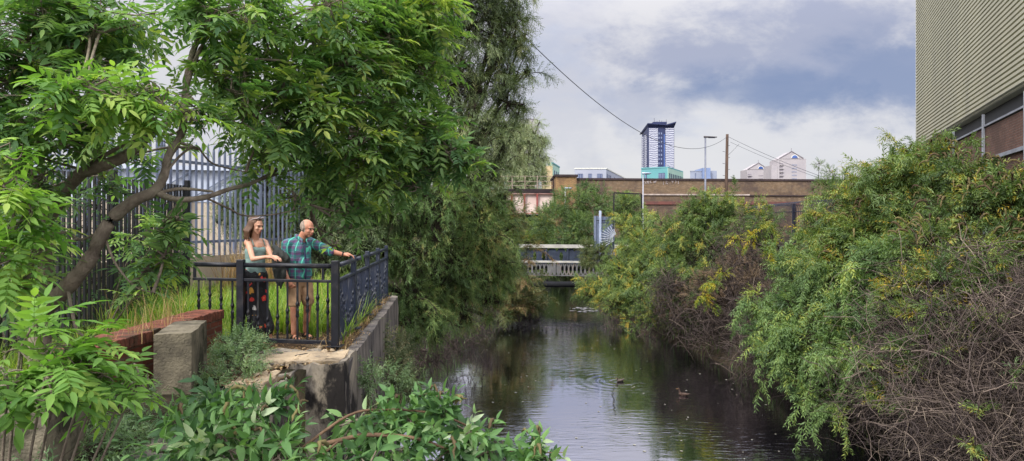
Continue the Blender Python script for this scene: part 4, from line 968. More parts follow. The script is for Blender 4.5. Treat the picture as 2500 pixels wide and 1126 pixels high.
# ================================================================== PEOPLE AND BIRDS
def ell_(mb, c, r, R=None, n=14):
    V = []; Fc = []; R = R if R is not None else Matrix.Identity(3); c = Vector(c)
    for i in range(1, n):
        th = math.pi * i / n
        for k in range(n): ph = 2 * math.pi * k / n; V.append(c + R @ Vector((r[0] * math.sin(th) * math.cos(ph), r[1] * math.sin(th) * math.sin(ph), r[2] * math.cos(th))))
    top = len(V); V.append(c + R @ Vector((0, 0, r[2]))); V.append(c - R @ Vector((0, 0, r[2])))
    for i in range(n - 2):
        for k in range(n): k2 = (k + 1) % n; Fc.append((i * n + k, (i + 1) * n + k, (i + 1) * n + k2, i * n + k2))
    for k in range(n): k2 = (k + 1) % n; Fc += [(top, k, k2), (top + 1, (n - 2) * n + k2, (n - 2) * n + k)]
    mb.add(V, Fc, True)
def cap(mb, p0, p1, r0, r1, wdir=None, ws=1.0, n=14):
    p0 = Vector(p0); p1 = Vector(p1); x = (p1 - p0); L = x.length; x.normalize()
    a = Vector(wdir) if wdir is not None else (Vector((0, 0, 1)) if abs(x.z) < .9 else Vector((1, 0, 0)))
    a = (a - x * a.dot(x)).normalized(); b_ = x.cross(a); rings = []
    for q in (80, 55, 30): rings.append((-math.sin(math.radians(q)) * r0, math.cos(math.radians(q)) * r0))
    for s in (0, .33, .67, 1): rings.append((s * L, r0 + (r1 - r0) * s))
    for q in (30, 55, 80): rings.append((L + math.sin(math.radians(q)) * r1, math.cos(math.radians(q)) * r1))
    V = []
    for t_, r_ in rings:
        for k in range(n): th = 2 * math.pi * k / n; V.append(p0 + x * t_ + a * math.cos(th) * r_ * ws + b_ * math.sin(th) * r_)
    m_ = len(rings); Fc = [(i * n + k, i * n + (k + 1) % n, (i + 1) * n + (k + 1) % n, (i + 1) * n + k) for i in range(m_ - 1) for k in range(n)]
    Fc += [tuple(range(n - 1, -1, -1)), tuple((m_ - 1) * n + k for k in range(n))]
    mb.add(V, Fc, True)
def chain(mb, pts, rs, wdir=None, ws=1.0):
    for i in range(len(pts) - 1): cap(mb, pts[i], pts[i + 1], rs[i], rs[i + 1], wdir, ws)
def organic(name, mb, mats_, parent, voxel=.008, it=4, fac=.5, pick=None, disp=None):
    me = bpy.data.meshes.new(name); me.from_pydata([tuple(v) for v in mb.v], [], mb.f); me.update()
    o = bpy.data.objects.new(name, me); col.objects.link(o)
    r = o.modifiers.new('r', 'REMESH'); r.mode = 'VOXEL'; r.voxel_size = voxel
    s = o.modifiers.new('s', 'SMOOTH'); s.iterations = it; s.factor = fac
    dg = bpy.context.evaluated_depsgraph_get(); m2 = bpy.data.meshes.new_from_object(o.evaluated_get(dg)); bpy.data.objects.remove(o)
    m2.name = name; n = len(m2.polygons); m2.polygons.foreach_set('use_smooth', np.ones(n, bool)); m2.materials.clear()
    for q in mats_: m2.materials.append(q)
    if disp is not None:
        co = np.zeros(len(m2.vertices) * 3, np.float32); m2.vertices.foreach_get('co', co); co = co.reshape(-1, 3); nn = np.zeros_like(co).ravel(); m2.vertices.foreach_get('normal', nn); co = co + nn.reshape(-1, 3) * disp(co)[:, None]
        m2.vertices.foreach_set('co', co.ravel())
    if pick is not None:
        c = np.zeros(n * 3, np.float32); m2.polygons.foreach_get('center', c); m2.polygons.foreach_set('material_index', pick(c.reshape(-1, 3)).astype(np.int32))
    m2.update()
    return link(name, m2, parent)
def folds(amp, fx_, fz_, ph=0.0):
    return lambda c: amp * np.sin(c[:, 0] * fx_ + 3 * np.sin(c[:, 2] * fz_ * .4 + ph) + c[:, 1] * fx_ * .7) * np.sin(c[:, 2] * fz_ + ph + c[:, 0] * 9)
def hand(mb, wrist, dirv, side, palm_n, s=1.0, curl=.5):
    """palm plus four fingers and a thumb; dirv along the hand, side towards the thumb, palm_n out of the palm"""
    d = Vector(dirv).normalized(); n = Vector(palm_n); n = (n - d * n.dot(d)).normalized(); sd = Vector(side); sd = (sd - d * sd.dot(d) - n * sd.dot(n)).normalized(); w_ = Vector(wrist)
    cap(mb, w_, w_ + d * .05 * s, .024 * s, .030 * s, sd, 1.25)
    pc_ = w_ + d * .055 * s; cap(mb, pc_ - d * .01, pc_ + d * .025 * s, .019 * s, .018 * s, sd, 2.1)
    for i, (off, L) in enumerate(((.030, .075), (.010, .084), (-.010, .078), (-.029, .060))):
        b0 = w_ + d * .088 * s + sd * off * s; a0 = .15 + curl * (.5 + .1 * i); d1 = d * math.cos(a0) + n * math.sin(a0) + sd * off * 2.5; a1 = a0 + curl * 1.0; d2 = d * math.cos(a1) + n * math.sin(a1) + sd * off
        a2 = a1 + curl * .6; d3 = d * math.cos(a2) + n * math.sin(a2)
        p1 = b0 + d1 * L * .45 * s; p2 = p1 + d2 * L * .32 * s; p3 = p2 + d3 * L * .23 * s
        chain(mb, [b0 - d * .012, p1, p2, p3], [.0095 * s, .0088 * s, .008 * s, .0068 * s])
    t0 = w_ + d * .025 * s + sd * .026 * s; t1 = t0 + (d * .6 + sd * .7 + n * .25).normalized() * .042 * s; t2 = t1 + (d * .9 + sd * .25 + n * .35).normalized() * .032 * s
    chain(mb, [t0, t1, t2], [.015 * s, .0115 * s, .0085 * s])
def headgeo(mb, c, f, up, s=1.0, jaw=1.0):
    """skull with brow, nose, lips, chin and ears, f = facing direction"""
    f = Vector(f).normalized(); up = Vector(up); up = (up - f * up.dot(f)).normalized(); r = f.cross(up); c = Vector(c)
    R = Matrix((r, f, up)).transposed(); q = lambda x, y, z: c + R @ Vector((x * s, y * s, z * s))
    ell_(mb, q(0, -.012, .028), (.074 * s, .095 * s, .088 * s), R); ell_(mb, q(0, .022, -.028), (.058 * s * jaw, .068 * s, .074 * s), R)
    ell_(mb, q(0, .055, -.083), (.026 * s * jaw, .026 * s, .022 * s), R)
    ell_(mb, q(0, .072, .028), (.052 * s, .018 * s, .012 * s), R)
    cap(mb, q(0, .086, .012), q(0, .106, -.022), .0075 * s, .0125 * s); ell_(mb, q(.011, .096, -.027), (.008 * s,) * 3); ell_(mb, q(-.011, .096, -.027), (.008 * s,) * 3)
    for k in (-1, 1):
        ell_(mb, q(k * .036, .060, -.022), (.022 * s, .020 * s, .020 * s), R); ell_(mb, q(k * .074, -.008, -.004), (.009 * s, .016 * s, .028 * s), R)
    ell_(mb, q(0, .086, -.052), (.023 * s, .010 * s, .0065 * s), R); ell_(mb, q(0, .084, -.063), (.019 * s, .010 * s, .0065 * s), R)
    return q, R
def face_bits(q, R, s, root, eye, brow, lip, root_body):
    for k in (-1, 1):
        mb = MB(); ell_(mb, q(k * .031, .079, .006), (.0135 * s, .006 * s, .0075 * s), R, 10); mb.build('eye', eye, root)
        mb = MB(); cap(mb, q(k * .016, .092, .024), q(k * .048, .078, .025), .0035 * s, .003 * s); mb.build('eyebrow', brow, root)
    mb = MB(); ell_(mb, q(0, .092, -.053), (.022 * s, .006 * s, .0055 * s), R, 10); ell_(mb, q(0, .090, -.062), (.018 * s, .006 * s, .0055 * s), R, 10); mb.build('lips', lip, root)

M_skin = mat('skin_light', (.56, .32, .22), (.50, .26, .17), 9, .55, .35); M_skin2 = mat('skin_ruddy', (.50, .25, .16), (.42, .18, .11), 12, .55, .35)
M_eye = mat('eye_dark', (.05, .035, .03), None, 3, .2, .6); M_brown = mat('brown_hair', (.075, .038, .022), (.13, .070, .040), 30, .5, .4, stretch=(3, 3, .6), bump=.6)
M_greyh = mat('cropped_grey_hair', (.33, .27, .22), (.22, .17, .13), 60, .8, .2, bump=.5, bscale=200); M_lip = mat('lips', (.42, .12, .10), None, 3, .4)
M_sage = mat('sage_fabric', (.21, .31, .285), (.18, .27, .25), 5, .75, .2, bump=.2, bscale=120)
# floral trousers
m_ = bpy.data.materials.new('floral_black_fabric'); m_.use_nodes = True; t = NT(m_.node_tree); b = m_.node_tree.nodes['Principled BSDF']; b.inputs['Roughness'].default_value = .8
tc = t.node('ShaderNodeTexCoord'); vo = t.node('ShaderNodeTexVoronoi'); vo.inputs['Scale'].default_value = 8.8; vo.inputs['Randomness'].default_value = .85
nz = t.node('ShaderNodeTexNoise'); nz.inputs['Scale'].default_value = 24; t.l.new(tc.outputs['Object'], nz.inputs[0])
vm = t.node('ShaderNodeVectorMath'); vm.operation = 'MULTIPLY_ADD'; t.l.new(nz.outputs['Color'], vm.inputs[0]); vm.inputs[1].default_value = (.05, .05, .05); t.l.new(tc.outputs['Object'], vm.inputs[2]); t.l.new(vm.outputs[0], vo.inputs['Vector'])
fl = t.sstep(vo.outputs['Distance'], .36, .31); sc2 = t.node('ShaderNodeSeparateColor'); t.l.new(vo.outputs['Color'], sc2.inputs[0])
fcol = t.mix(t.sstep(sc2.outputs[0], .66, .70), (.62, .045, .035), (.55, .53, .50)); fcol = t.mix(t.sstep(sc2.outputs[1], .90, .94), fcol, (.62, .30, .05)); fcol = t.mix(t.sstep(vo.outputs['Distance'], .12, .05), fcol, (.65, .35, .08))
keep_ = t.sstep(sc2.outputs[2], .22, .26); v2 = t.node('ShaderNodeTexVoronoi'); v2.inputs['Scale'].default_value = 19; t.l.new(vm.outputs[0], v2.inputs['Vector'])
leafm = t.m('MULTIPLY', t.sstep(v2.outputs['Distance'], .22, .15), .45)
t.l.new(t.mix(t.m('MULTIPLY', fl, keep_), t.mix(leafm, (.008, .008, .011), (.05, .09, .06)), fcol), b.inputs['Base Color']); M_floral = m_
# plaid shirt
m_ = bpy.data.materials.new('plaid_shirt_fabric'); m_.use_nodes = True; t = NT(m_.node_tree); b = m_.node_tree.nodes['Principled BSDF']; b.inputs['Roughness'].default_value = .85
tc = t.node('ShaderNodeTexCoord'); sp = t.node('ShaderNodeSeparateXYZ'); t.l.new(tc.outputs['Object'], sp.inputs[0])
nzz = t.noise(tc.outputs['Object'], 4, 2); ax_ = t.m('ADD', t.m('SUBTRACT', t.m('MULTIPLY', sp.outputs[0], .92), t.m('MULTIPLY', sp.outputs[1], .38)), t.m('MULTIPLY', nzz, .05)); az_ = t.m('ADD', sp.outputs[2], t.m('MULTIPLY', nzz, .05))
def stripe(v_, per, c0, wd): 
    fr_ = t.m('FRACT', t.m('ADD', t.m('DIVIDE', v_, per), c0)); return t.sstep(t.m('ABSOLUTE', t.m('SUBTRACT', fr_, .5)), wd, wd * .55)
cc = t.mix(stripe(ax_, .080, .0, .22), (.035, .13, .155), (.105, .065, .155)); cc = t.mix(t.m('MULTIPLY', stripe(az_, .080, .3, .22), .6), cc, (.10, .045, .11))
cc = t.mix(t.m('MULTIPLY', stripe(az_, .080, .75, .16), .65), cc, (.025, .17, .15)); cc = t.mix(stripe(ax_, .080, .52, .07), cc, (.10, .52, .36)); cc = t.mix(t.m('MULTIPLY', stripe(az_, .080, .05, .05), .5), cc, (.10, .40, .32))
t.l.new(cc, b.inputs['Base Color']); M_plaid = m_
M_khaki = mat('khaki_shorts', (.42, .27, .16), (.34, .21, .12), 4, .85, .15, bump=.2); M_shoe = mat('dark_sandal', (.015, .013, .013), None, 5, .6)
M_bag = mat('dark_jacket_cloth', (.042, .046, .042), (.025, .028, .026), 6, .8, .2, bump=.6, bscale=25); M_lens = mat('clear_spectacles', (.55, .52, .55), None, 4, .2, .7)

# ---- woman leaning on the front railing
g_ = lambda y: y
wo = empty('person', (-3.36, 9.42, 0), 'woman in sage green vest and black floral trousers leaning a forearm on the railing', 'person')
f_w = Vector((.80, -.60, 0)); rt = Vector((-.60, -.80, 0))
ch = Vector((-3.415, 9.43, 1.24)); hc = Vector((-3.375, 9.35, 1.565))
RS = Vector((-3.468, 9.325, 1.34)); RE_ = Vector((-3.345, 9.145, 1.135)); RH = Vector((-3.165, 9.13, 1.165))
LS = Vector((-3.325, 9.53, 1.34)); LE = Vector((-3.19, 9.42, 1.15)); LH = Vector((-3.10, 9.22, 1.16))
mb = MB()
cap(mb, ch + Vector((0, 0, -.10)), ch + Vector((0, 0, .05)), .090, .103, rt, 1.32); cap(mb, (-3.43, 9.44, .90), ch + Vector((-.005, 0, -.14)), .105, .088, rt, 1.25)
cap(mb, ch + rt * .10 + Vector((0, 0, .10)), ch - rt * .10 + Vector((0, 0, .10)), .060, .060)
chain(mb, [RS, RE_, RH], [.042, .033, .022]); chain(mb, [ch + Vector((0, 0, .10)) + rt * .05, RS], [.052, .044]); chain(mb, [LS, LE, LH], [.042, .033, .022]); chain(mb, [ch + Vector((0, 0, .10)) - rt * .05, LS], [.052, .044])
cap(mb, ch + Vector((.0, -.01, .13)), hc + Vector((-.012, .01, -.06)), .052, .046)
q, R = headgeo(mb, hc, (.90, -.45, -.24), (0, 0, 1), .99, .92)
hand(mb, RH, (.9, .05, -.12), (.1, .5, .3), (0, 0, -1), .9, .35); hand(mb, LH, (.75, -.35, -.1), (-.3, -.6, .2), (0, 0, -1), .88, .4)
for ax, ay, kx in ((-3.325, 9.30, 0), (-3.235, 9.46, 1)):
    dx, dy = ((-.075, -.06), (.035, .065))[kx]; chain(mb, [(-3.42 + dx * .8, 9.44 + dy, .88), (-3.39 + dx * .6, 9.40 + dy, .52), (ax - .004, ay, .22)], [.075, .048, .036])
    cap(mb, (ax - .004, ay, .24), (ax, ay, .07), .036, .028); cap(mb, (ax, ay + .01, .045), (ax + .11, ay - .085, .028), .032, .026, (0, 0, 1), .8)
organic('body', mb, [M_skin], wo, .0065, 3)
face_bits(q, R, .99, wo, M_eye, M_brown, M_lip, None)
mb = MB(); z3 = Vector((0, 0, 1))
cap(mb, ch + Vector((0, 0, -.10)), ch + Vector((0, 0, -.005)), .103, .112, rt, 1.30); cap(mb, (-3.425, 9.44, .94), ch + Vector((-.0, 0, -.12)), .115, .104, rt, 1.28); cap(mb, ch + f_w * .045 + rt * .055 + z3 * .0, ch + f_w * .045 - rt * .055, .068, .068)
organic('vest_top', mb, [M_sage], wo, .008, 3, disp=folds(.004, 30, 16))
mb = MB()
for k in (-1, 1):
    a0 = ch + rt * k * .085; mb.tube([a0 + f_w * .095 + z3 * .06, a0 + f_w * .055 + z3 * .135, a0 + z3 * .163, a0 - f_w * .07 + z3 * .12, a0 - f_w * .10 + z3 * .04], .0075, 6)
mb.build('shoulder_strap', M_sage, wo)
mb = MB()
for dx, dy, ax, ay in ((-.075, -.06, -3.335, 9.30), (.035, .065, -3.25, 9.46)):
    chain(mb, [(-3.42 + dx * .8, 9.44 + dy, .90), (-3.39 + dx * .6, 9.40 + dy, .52), (ax - .01, ay, .20)], [.108, .088, .090], rt, 1.1)
cap(mb, (-3.42, 9.44, .92), (-3.42, 9.44, .84), .118, .12, rt, 1.35)
organic('floral_trousers', mb, [M_floral], wo, .009, 3, disp=folds(.008, 45, 7, 1))
for ax, ay in ((-3.325, 9.30), (-3.235, 9.46)):
    mb = MB(); cap(mb, (ax - .02, ay + .02, .022), (ax + .12, ay - .09, .020), .036, .032, (0, 0, 1), .45); mb.build('shoe', M_shoe, wo)
# hair: cap plus shoulder-length locks
mb = MB(); Rq = R
ell_(mb, q(0, -.030, .045), (.084, .096, .086), R); ell_(mb, q(0, .005, .098), (.062, .060, .030), R)
hr = random.Random(8)
for k in range(46):
    th = math.radians(hr.uniform(-128, 128)); x0 = math.sin(th) * .078; y0 = -.030 - math.cos(th) * .075
    if y0 > .012: y0 = .012
    l_ = hr.uniform(.13, .22) if True else 0; w1 = hr.uniform(-.012, .025)
    chain(mb, [q(x0 * .9, y0 * .9, .05), q(x0 * 1.08, y0 * 1.1, -.02), q(x0 * 1.32 + w1, y0 * 1.15 - .012, -.08), q(x0 * 1.22 + hr.uniform(-.02, .02), y0 * 1.3, -l_)], [.022, .019, .016, .007])
organic('hair', mb, [M_brown], wo, .006, 1)
gl = empty('spectacles', tuple(hc + z3 * .1), 'clear-framed glasses pushed up on the woman\'s head', 'glasses')
for k in (-1, 1):
    mb = MB(); cc_ = q(k * .032, .060, .118); pp = [cc_ + R @ Vector((math.cos(a) * .025, math.sin(a) * .008, math.sin(a) * .017)) for a in np.linspace(0, 2 * math.pi, 17)]; mb.tube(pp, .0035, 6); mb.build('rim', M_lens, gl)
    mb = MB(); mb.poly([p for p in pp[:-1]]); mb.build('lens', M_lens, gl)
    mb = MB(); mb.tube([q(k * .058, .058, .118), q(k * .078, .0, .095), q(k * .082, -.05, .06)], .003, 5); mb.build('temple', M_lens, gl)
# jacket over her arm
jk = MB(); chain(jk, [(-3.16, 9.42, 1.28), (-3.09, 9.40, 1.21), (-2.99, 9.40, 1.13), (-2.97, 9.42, 1.02)], [.035, .055, .05, .02], (0, 1, 0), 1.3)
chain(jk, [(-3.12, 9.42, 1.18), (-3.115, 9.40, .98), (-3.10, 9.40, .80)], [.07, .062, .03], (0, 1, 0), 1.4); chain(jk, [(-3.06, 9.42, 1.1), (-3.03, 9.41, .9), (-3.07, 9.40, .74)], [.05, .035, .012])
tag(organic('jacket', jk, [M_bag], None, .009, 3, disp=folds(.005, 70, 22)), 'dark grey-green jacket slung over the woman\'s far arm', 'jacket')

# ---- man pointing along the side railing
ma = empty('person', (-2.93, 9.72, 0), 'balding man in green and purple plaid shirt and khaki shorts reaching to the side railing', 'person')
f_m = Vector((.66, -.75, 0)).normalized(); rm = Vector((-.75, -.66, 0)).normalized()
ch = Vector((-2.93, 9.75, 1.21)); hc = Vector((-2.80, 9.68, 1.525))
RS = ch + rm * .175 + z3 * .10; LS = ch - rm * .165 + z3 * .12
REl = Vector((-3.115, 9.60, 1.00)); RH = Vector((-3.005, 9.50, .845)); LEl = Vector((-2.585, 9.93, 1.215)); LH = Vector((-2.375, 9.99, 1.155))
mb = MB(); cap(mb, ch - z3 * .30, ch + z3 * .06, .115, .12, rm, 1.25); cap(mb, ch + z3 * .12 + rm * .1, ch + z3 * .12 - rm * .1, .07, .07)
chain(mb, [RS, REl, RH], [.056, .043, .029]); chain(mb, [LS, LEl, LH], [.056, .045, .029]); cap(mb, ch + Vector((.03, -.01, .15)), hc + Vector((-.03, .015, -.06)), .066, .060)
q, R = headgeo(mb, hc, (.90, -.42, -.22), (.1, -.05, 1), 1.06, 1.1)
hand(mb, RH, (.45, -.25, -.75), (.6, -.3, .3), (.3, .8, 0), 1.05, .75); hand(mb, LH, (.72, .10, .02), (-.1, -.8, .2), (0, 0, -1), 1.05, .55)
for hx, hy, kx, ky, ax, ay in ((-2.985, 9.68, -2.955, 9.61, -2.975, 9.66), (-2.865, 9.80, -2.82, 9.78, -2.885, 9.90)):
    chain(mb, [(hx, hy, .82), (kx, ky, .47), (ax, ay, .10)], [.088, .056, .036]); cap(mb, (kx - .02, ky + .035, .37), (kx - .018, ky + .04, .25), .050, .042); cap(mb, (ax, ay + .02, .05), (ax + .10, ay - .12, .032), .036, .030, (0, 0, 1), .8)
def pickm(c):
    d = c - np.array(hc); l = d @ np.array(R)   # local right, front, up
    s = (l[:, 2] > -.045 + .0) & (l[:, 1] < .028 - .55 * np.maximum(l[:, 2] - .02, 0)) & (l[:, 2] < .115 - .25 * np.abs(l[:, 1] + .03) * 0 ) & (np.linalg.norm(d, axis=1) < .16) & (l[:, 2] < .10)
    return np.where(s, 1, 0)
organic('body', mb, [M_skin2, M_greyh], ma, .0065, 3, pick=pickm)
face_bits(q, R, 1.06, ma, M_eye, M_greyh, M_lip, None)
mb = MB(); cap(mb, ch - z3 * .34, ch - z3 * .12, .150, .140, rm, 1.20); cap(mb, ch - z3 * .12, ch + z3 * .05, .140, .135, rm, 1.25); cap(mb, ch + z3 * .12 + rm * .11, ch + z3 * .12 - rm * .11, .078, .078)
ell_(mb, ch - z3 * .16 + f_m * .055, (.12, .12, .14))
chain(mb, [RS, RS + (REl - RS) * .95], [.076, .066]); chain(mb, [LS, LS + (LEl - LS) * 1.08], [.076, .068]); cap(mb, RS + (REl - RS) * .84, RS + (REl - RS) * 1.0, .070, .069); cap(mb, LS + (LEl - LS) * .98, LS + (LEl - LS) * 1.12, .070, .068)
organic('plaid_shirt', mb, [M_plaid], ma, .008, 3, disp=folds(.007, 38, 19, 2))
mb = MB(); nb0 = ch + Vector((.035, -.01, .175))
for k in (-1, 1):
    pts_ = [nb0 + rm * k * .065 - f_m * .03 + z3 * .045, nb0 + rm * k * .07 + f_m * .03 + z3 * .02, nb0 + rm * k * .035 + f_m * .095 - z3 * .02, nb0 + rm * k * .045 + f_m * .115 - z3 * .075]
    cap(mb, pts_[0], pts_[1], .018, .018, z3, 1.4); cap(mb, pts_[1], pts_[2], .018, .016, z3, 1.5); cap(mb, pts_[2], pts_[3], .016, .008)
cap(mb, nb0 + rm * .065 - f_m * .03 + z3 * .04, nb0 - rm * .065 - f_m * .03 + z3 * .04, .018, .018, z3, 1.5)
organic('collar', mb, [M_plaid], ma, .006, 2)
mb = MB(); pk = ch + rm * .085 + f_m * .135 + z3 * .0; mb.box(pk, (.11, .012, .028), R=Matrix((rm, f_m, z3)).transposed()); mb.box(pk - z3 * .07, (.10, .010, .11), R=Matrix((rm, f_m, z3)).transposed()); mb.build('breast_pocket', M_plaid, ma, .003)
mb = MB(); chain(mb, [ch + f_m * .150 + z3 * .09 - rm * .01, ch + f_m * .165 - z3 * .10 - rm * .015, ch + f_m * .185 - z3 * .2 - rm * .015, ch + f_m * .165 - z3 * .38 - rm * .015], [.008, .009, .009, .008], rm, 1.5); mb.build('placket', mat('placket_navy', (.03, .03, .08), None, 5, .8), ma)
mb = MB()
for hx, hy, kx, ky in ((-2.985, 9.68, -2.955, 9.61), (-2.865, 9.80, -2.82, 9.78)):
    cap(mb, (hx, hy, .80), (kx, ky + .01, .52), .104, .084, rm, 1.05)
cap(mb, (-2.93, 9.745, .86), (-2.93, 9.745, .80), .13, .13, rm, 1.25); organic('khaki_shorts', mb, [M_khaki], ma, .008, 2, disp=folds(.006, 30, 22, 1))
for ax, ay in ((-2.975, 9.66), (-2.885, 9.90)):
    mb = MB(); cap(mb, (ax - .03, ay + .055, .022), (ax + .115, ay - .135, .020), .040, .038, (0, 0, 1), .5); mb.build('sandal_sole', M_shoe, ma)
    mb = MB(); mb.tube([(ax - .04, ay - .02, .03), (ax + .005, ay - .015, .085), (ax + .06, ay + .01, .03)], .012, 6); mb.tube([(ax + .02, ay - .10, .03), (ax + .06, ay - .075, .068), (ax + .11, ay - .05, .03)], .012, 6); mb.build('sandal_strap', M_shoe, ma)
wt0 = MB(); pw = LEl + (LH - LEl) * .93; dw = (LH - LEl).normalized(); aw = dw.cross(z3).normalized(); bw_ = dw.cross(aw)
wt0.tube([pw + aw * math.cos(a) * .034 + bw_ * math.sin(a) * .034 for a in np.linspace(0, 2 * math.pi, 15)], .008, 6); wt0.box(pw - bw_ * .034 if bw_.z < 0 else pw + bw_ * .034, (.03, .03, .010)); tag(wt0.build('wristwatch', M_shoe), 'black watch on the man\'s outstretched wrist', 'watch')

# ---- ducks
M_duckb = mat('duck_brown', (.085, .052, .04), (.035, .024, .02), 26, .8, .2, c3=(.22, .16, .13), s3=18); M_duckd = mat('duck_dark', (.05, .04, .035), (.16, .13, .11), 22, .8, .2); M_bill = mat('duck_bill', (.30, .16, .05), None, 3, .5)
def duck(label, x, y, yaw, m_, s=1.0, headup=1.0):
    r = empty('duck', (x, y, WATER), label, 'duck'); Rz = Matrix.Rotation(yaw, 3, 'Z'); q = lambda a, b_, c: Vector((x, y, WATER)) + Rz @ Vector((a * s, b_ * s, c * s)); mb = MB()
    ell_(mb, q(0, 0, .045), (.19 * s, .095 * s, .075 * s), Rz); ell_(mb, q(-.15, 0, .075), (.10 * s, .06 * s, .040 * s), Rz); ell_(mb, q(.10, 0, .06), (.10 * s, .085 * s, .07 * s), Rz)
    chain(mb, [q(.13, 0, .08), q(.175, 0, .16 * headup), q(.185, 0, .23 * headup)], [.05 * s, .030 * s, .030 * s]); ell_(mb, q(.205, 0, .25 * headup), (.048 * s, .034 * s, .034 * s), Rz); cap(mb, q(-.22, 0, .09), q(-.28, 0, .105), .03 * s, .012 * s, Rz @ Vector((0, 1, 0)), 1.6)
    organic('body', mb, [m_], r, .008 * s, 3)
    mb = MB(); cap(mb, q(.24, 0, .243 * headup), q(.295, 0, .232 * headup), .014 * s, .010 * s, Rz @ Vector((0, 1, 0)), 1.4); mb.build('bill', M_bill, r)
    for k in (-1, 1):
        mb = MB(); ell_(mb, q(-.03, k * .078, .075), (.145 * s, .028 * s, .045 * s), Rz); mb.build('wing', m_, r)
    return r
dx, dy, _ = P(1668, 975, 22.6); duck('brown speckled duck swimming on the dark water towards the right bank', dx, dy, math.radians(155), M_duckb, .72, 1.15)
dx, dy, _ = P(1514, 936, 24.6); duck('dark duck with a rippling wake in the brighter mid-river water', dx, dy, math.radians(215), M_duckd, .72, .72)
mb = MB(); fr3 = random.Random(5)
for k in range(150):
    y = 16.5 + 28 * fr3.random() ** 1.4; x0_, x1_ = lerp_tab(XL, y) + .5, lerp_tab(XR, y) - .3; x = x0_ + (x1_ - x0_) * fr3.random(); s = fr3.uniform(.015, .045)
    mb.poly([(x + math.cos(a) * s * fr3.uniform(.5, 1.4), y + math.sin(a) * s, WATER + .010) for a in (0, 1.3, 2.4, 3.6, 5)])
tag(mb.build('floating_leaves', mat('drifting_leaf', (.42, .42, .38), (.20, .18, .12), 9, .8)), 'scattered small pale leaves and specks drifting on the river', 'leaves', kind='stuff')
# drifting rubbish
M_foam = mat('pale_scum', (.30, .30, .30), (.12, .12, .12), 20, .9); mb = MB(); fr2 = random.Random(12)
for k in range(60):
    x, y, _ = P(1425 + fr2.gauss(0, 22), 755 + fr2.gauss(0, 4), 45); y = 45 + fr2.uniform(-1.3, 1.3); s = fr2.uniform(.04, .16)
    pp = [(x + math.cos(a) * s * fr2.uniform(.6, 1.3), y + math.sin(a) * s * fr2.uniform(.6, 1.3), WATER + .012 + k * .0002) for a in np.linspace(0, 2 * math.pi, 8)[:-1]]; mb.poly(pp); 
o = mb.build('floating_debris', M_foam); tag(o, 'raft of pale scum and leaves drifting below the far girder bridge', 'debris', kind='stuff')
# ================================================================== PLANTS
L_ash = leafmat('ash_leaf', [(0, (.048, .105, .045)), (.3, (.085, .170, .062)), (.6, (.145, .245, .085)), (.85, (.22, .33, .095)), (1, (.34, .40, .11))], .55, .42, .2)
L_ashb = leafmat('ash_leaf_bright', [(0, (.065, .15, .035)), (.4, (.12, .24, .050)), (.75, (.19, .33, .065)), (1, (.30, .40, .09))], .55, .36, .2)
L_wil = leafmat('willow_leaf', [(0, (.055, .085, .042)), (.4, (.105, .150, .065)), (.7, (.16, .205, .09)), (1, (.28, .29, .14))], .45, .22)
L_wily = leafmat('willow_leaf_olive', [(0, (.065, .115, .042)), (.4, (.115, .20, .062)), (.74, (.20, .29, .09)), (.93, (.32, .34, .11)), (1, (.40, .32, .13))], .45, .25)
L_wilp = leafmat('willow_leaf_silver', [(0, (.14, .19, .10)), (.5, (.24, .29, .16)), (1, (.34, .37, .20))], .5, .25)
L_bud = leafmat('buddleia_leaf', [(0, (.055, .095, .036)), (.4, (.11, .175, .052)), (.68, (.185, .255, .07)), (.86, (.31, .34, .08)), (1, (.48, .34, .05))], .5, .25)
L_budg = leafmat('buddleia_leaf_blue', [(0, (.055, .10, .045)), (.45, (.12, .20, .07)), (.8, (.20, .30, .09)), (1, (.32, .36, .07))], .48, .22)
L_budf = leafmat('buddleia_leaf_near', [(0, (.045, .10, .042)), (.45, (.095, .195, .065)), (.75, (.15, .27, .085)), (1, (.34, .42, .26))], .55, .28, .25)
L_yel = leafmat('yellow_leaf', [(0, (.11, .18, .035)), (.4, (.36, .36, .04)), (.8, (.58, .44, .035)), (1, (.50, .25, .04))], .5, .35)
L_red = leafmat('reddish_leaf', [(0, (.055, .085, .032)), (.4, (.105, .130, .042)), (.7, (.18, .155, .055)), (1, (.28, .15, .09))], .5, .22)
L_brn = leafmat('brown_leaf', [(0, (.06, .042, .032)), (.5, (.12, .085, .06)), (1, (.22, .15, .09))], .8, .1)
L_herb = leafmat('herb_leaf', [(0, (.06, .11, .045)), (.5, (.12, .20, .09)), (1, (.22, .30, .15))], .55, .25)
L_grass = leafmat('grass_blade', [(0, (.06, .13, .02)), (.4, (.15, .26, .035)), (.75, (.30, .38, .06)), (1, (.52, .42, .16))], .5, .35)
L_straw = leafmat('straw', [(0, (.20, .11, .06)), (.5, (.36, .23, .11)), (1, (.55, .42, .24))], .8, .2)
B_ash = mat('ash_bark', (.23, .19, .145), (.125, .10, .078), 9, .9, .15, bump=.7, bscale=45, c3=(.20, .18, .13), s3=4, stretch=(1, 1, 1))
B_dark = mat('dark_bark', (.055, .042, .032), (.025, .02, .017), 8, .95, .1, bump=.5)
B_twig = leafmat('dry_twig', [(0, (.030, .025, .026)), (.4, (.095, .075, .070)), (.75, (.19, .15, .125)), (1, (.33, .27, .21))], .9, .0, .1)
M_spike = leafmat('dead_flower_spike', [(0, (.055, .040, .026)), (.5, (.10, .075, .042)), (1, (.16, .14, .06))], .95, .0, .1)
def LP(px, py, d, r): return (P(px, py, d), r)

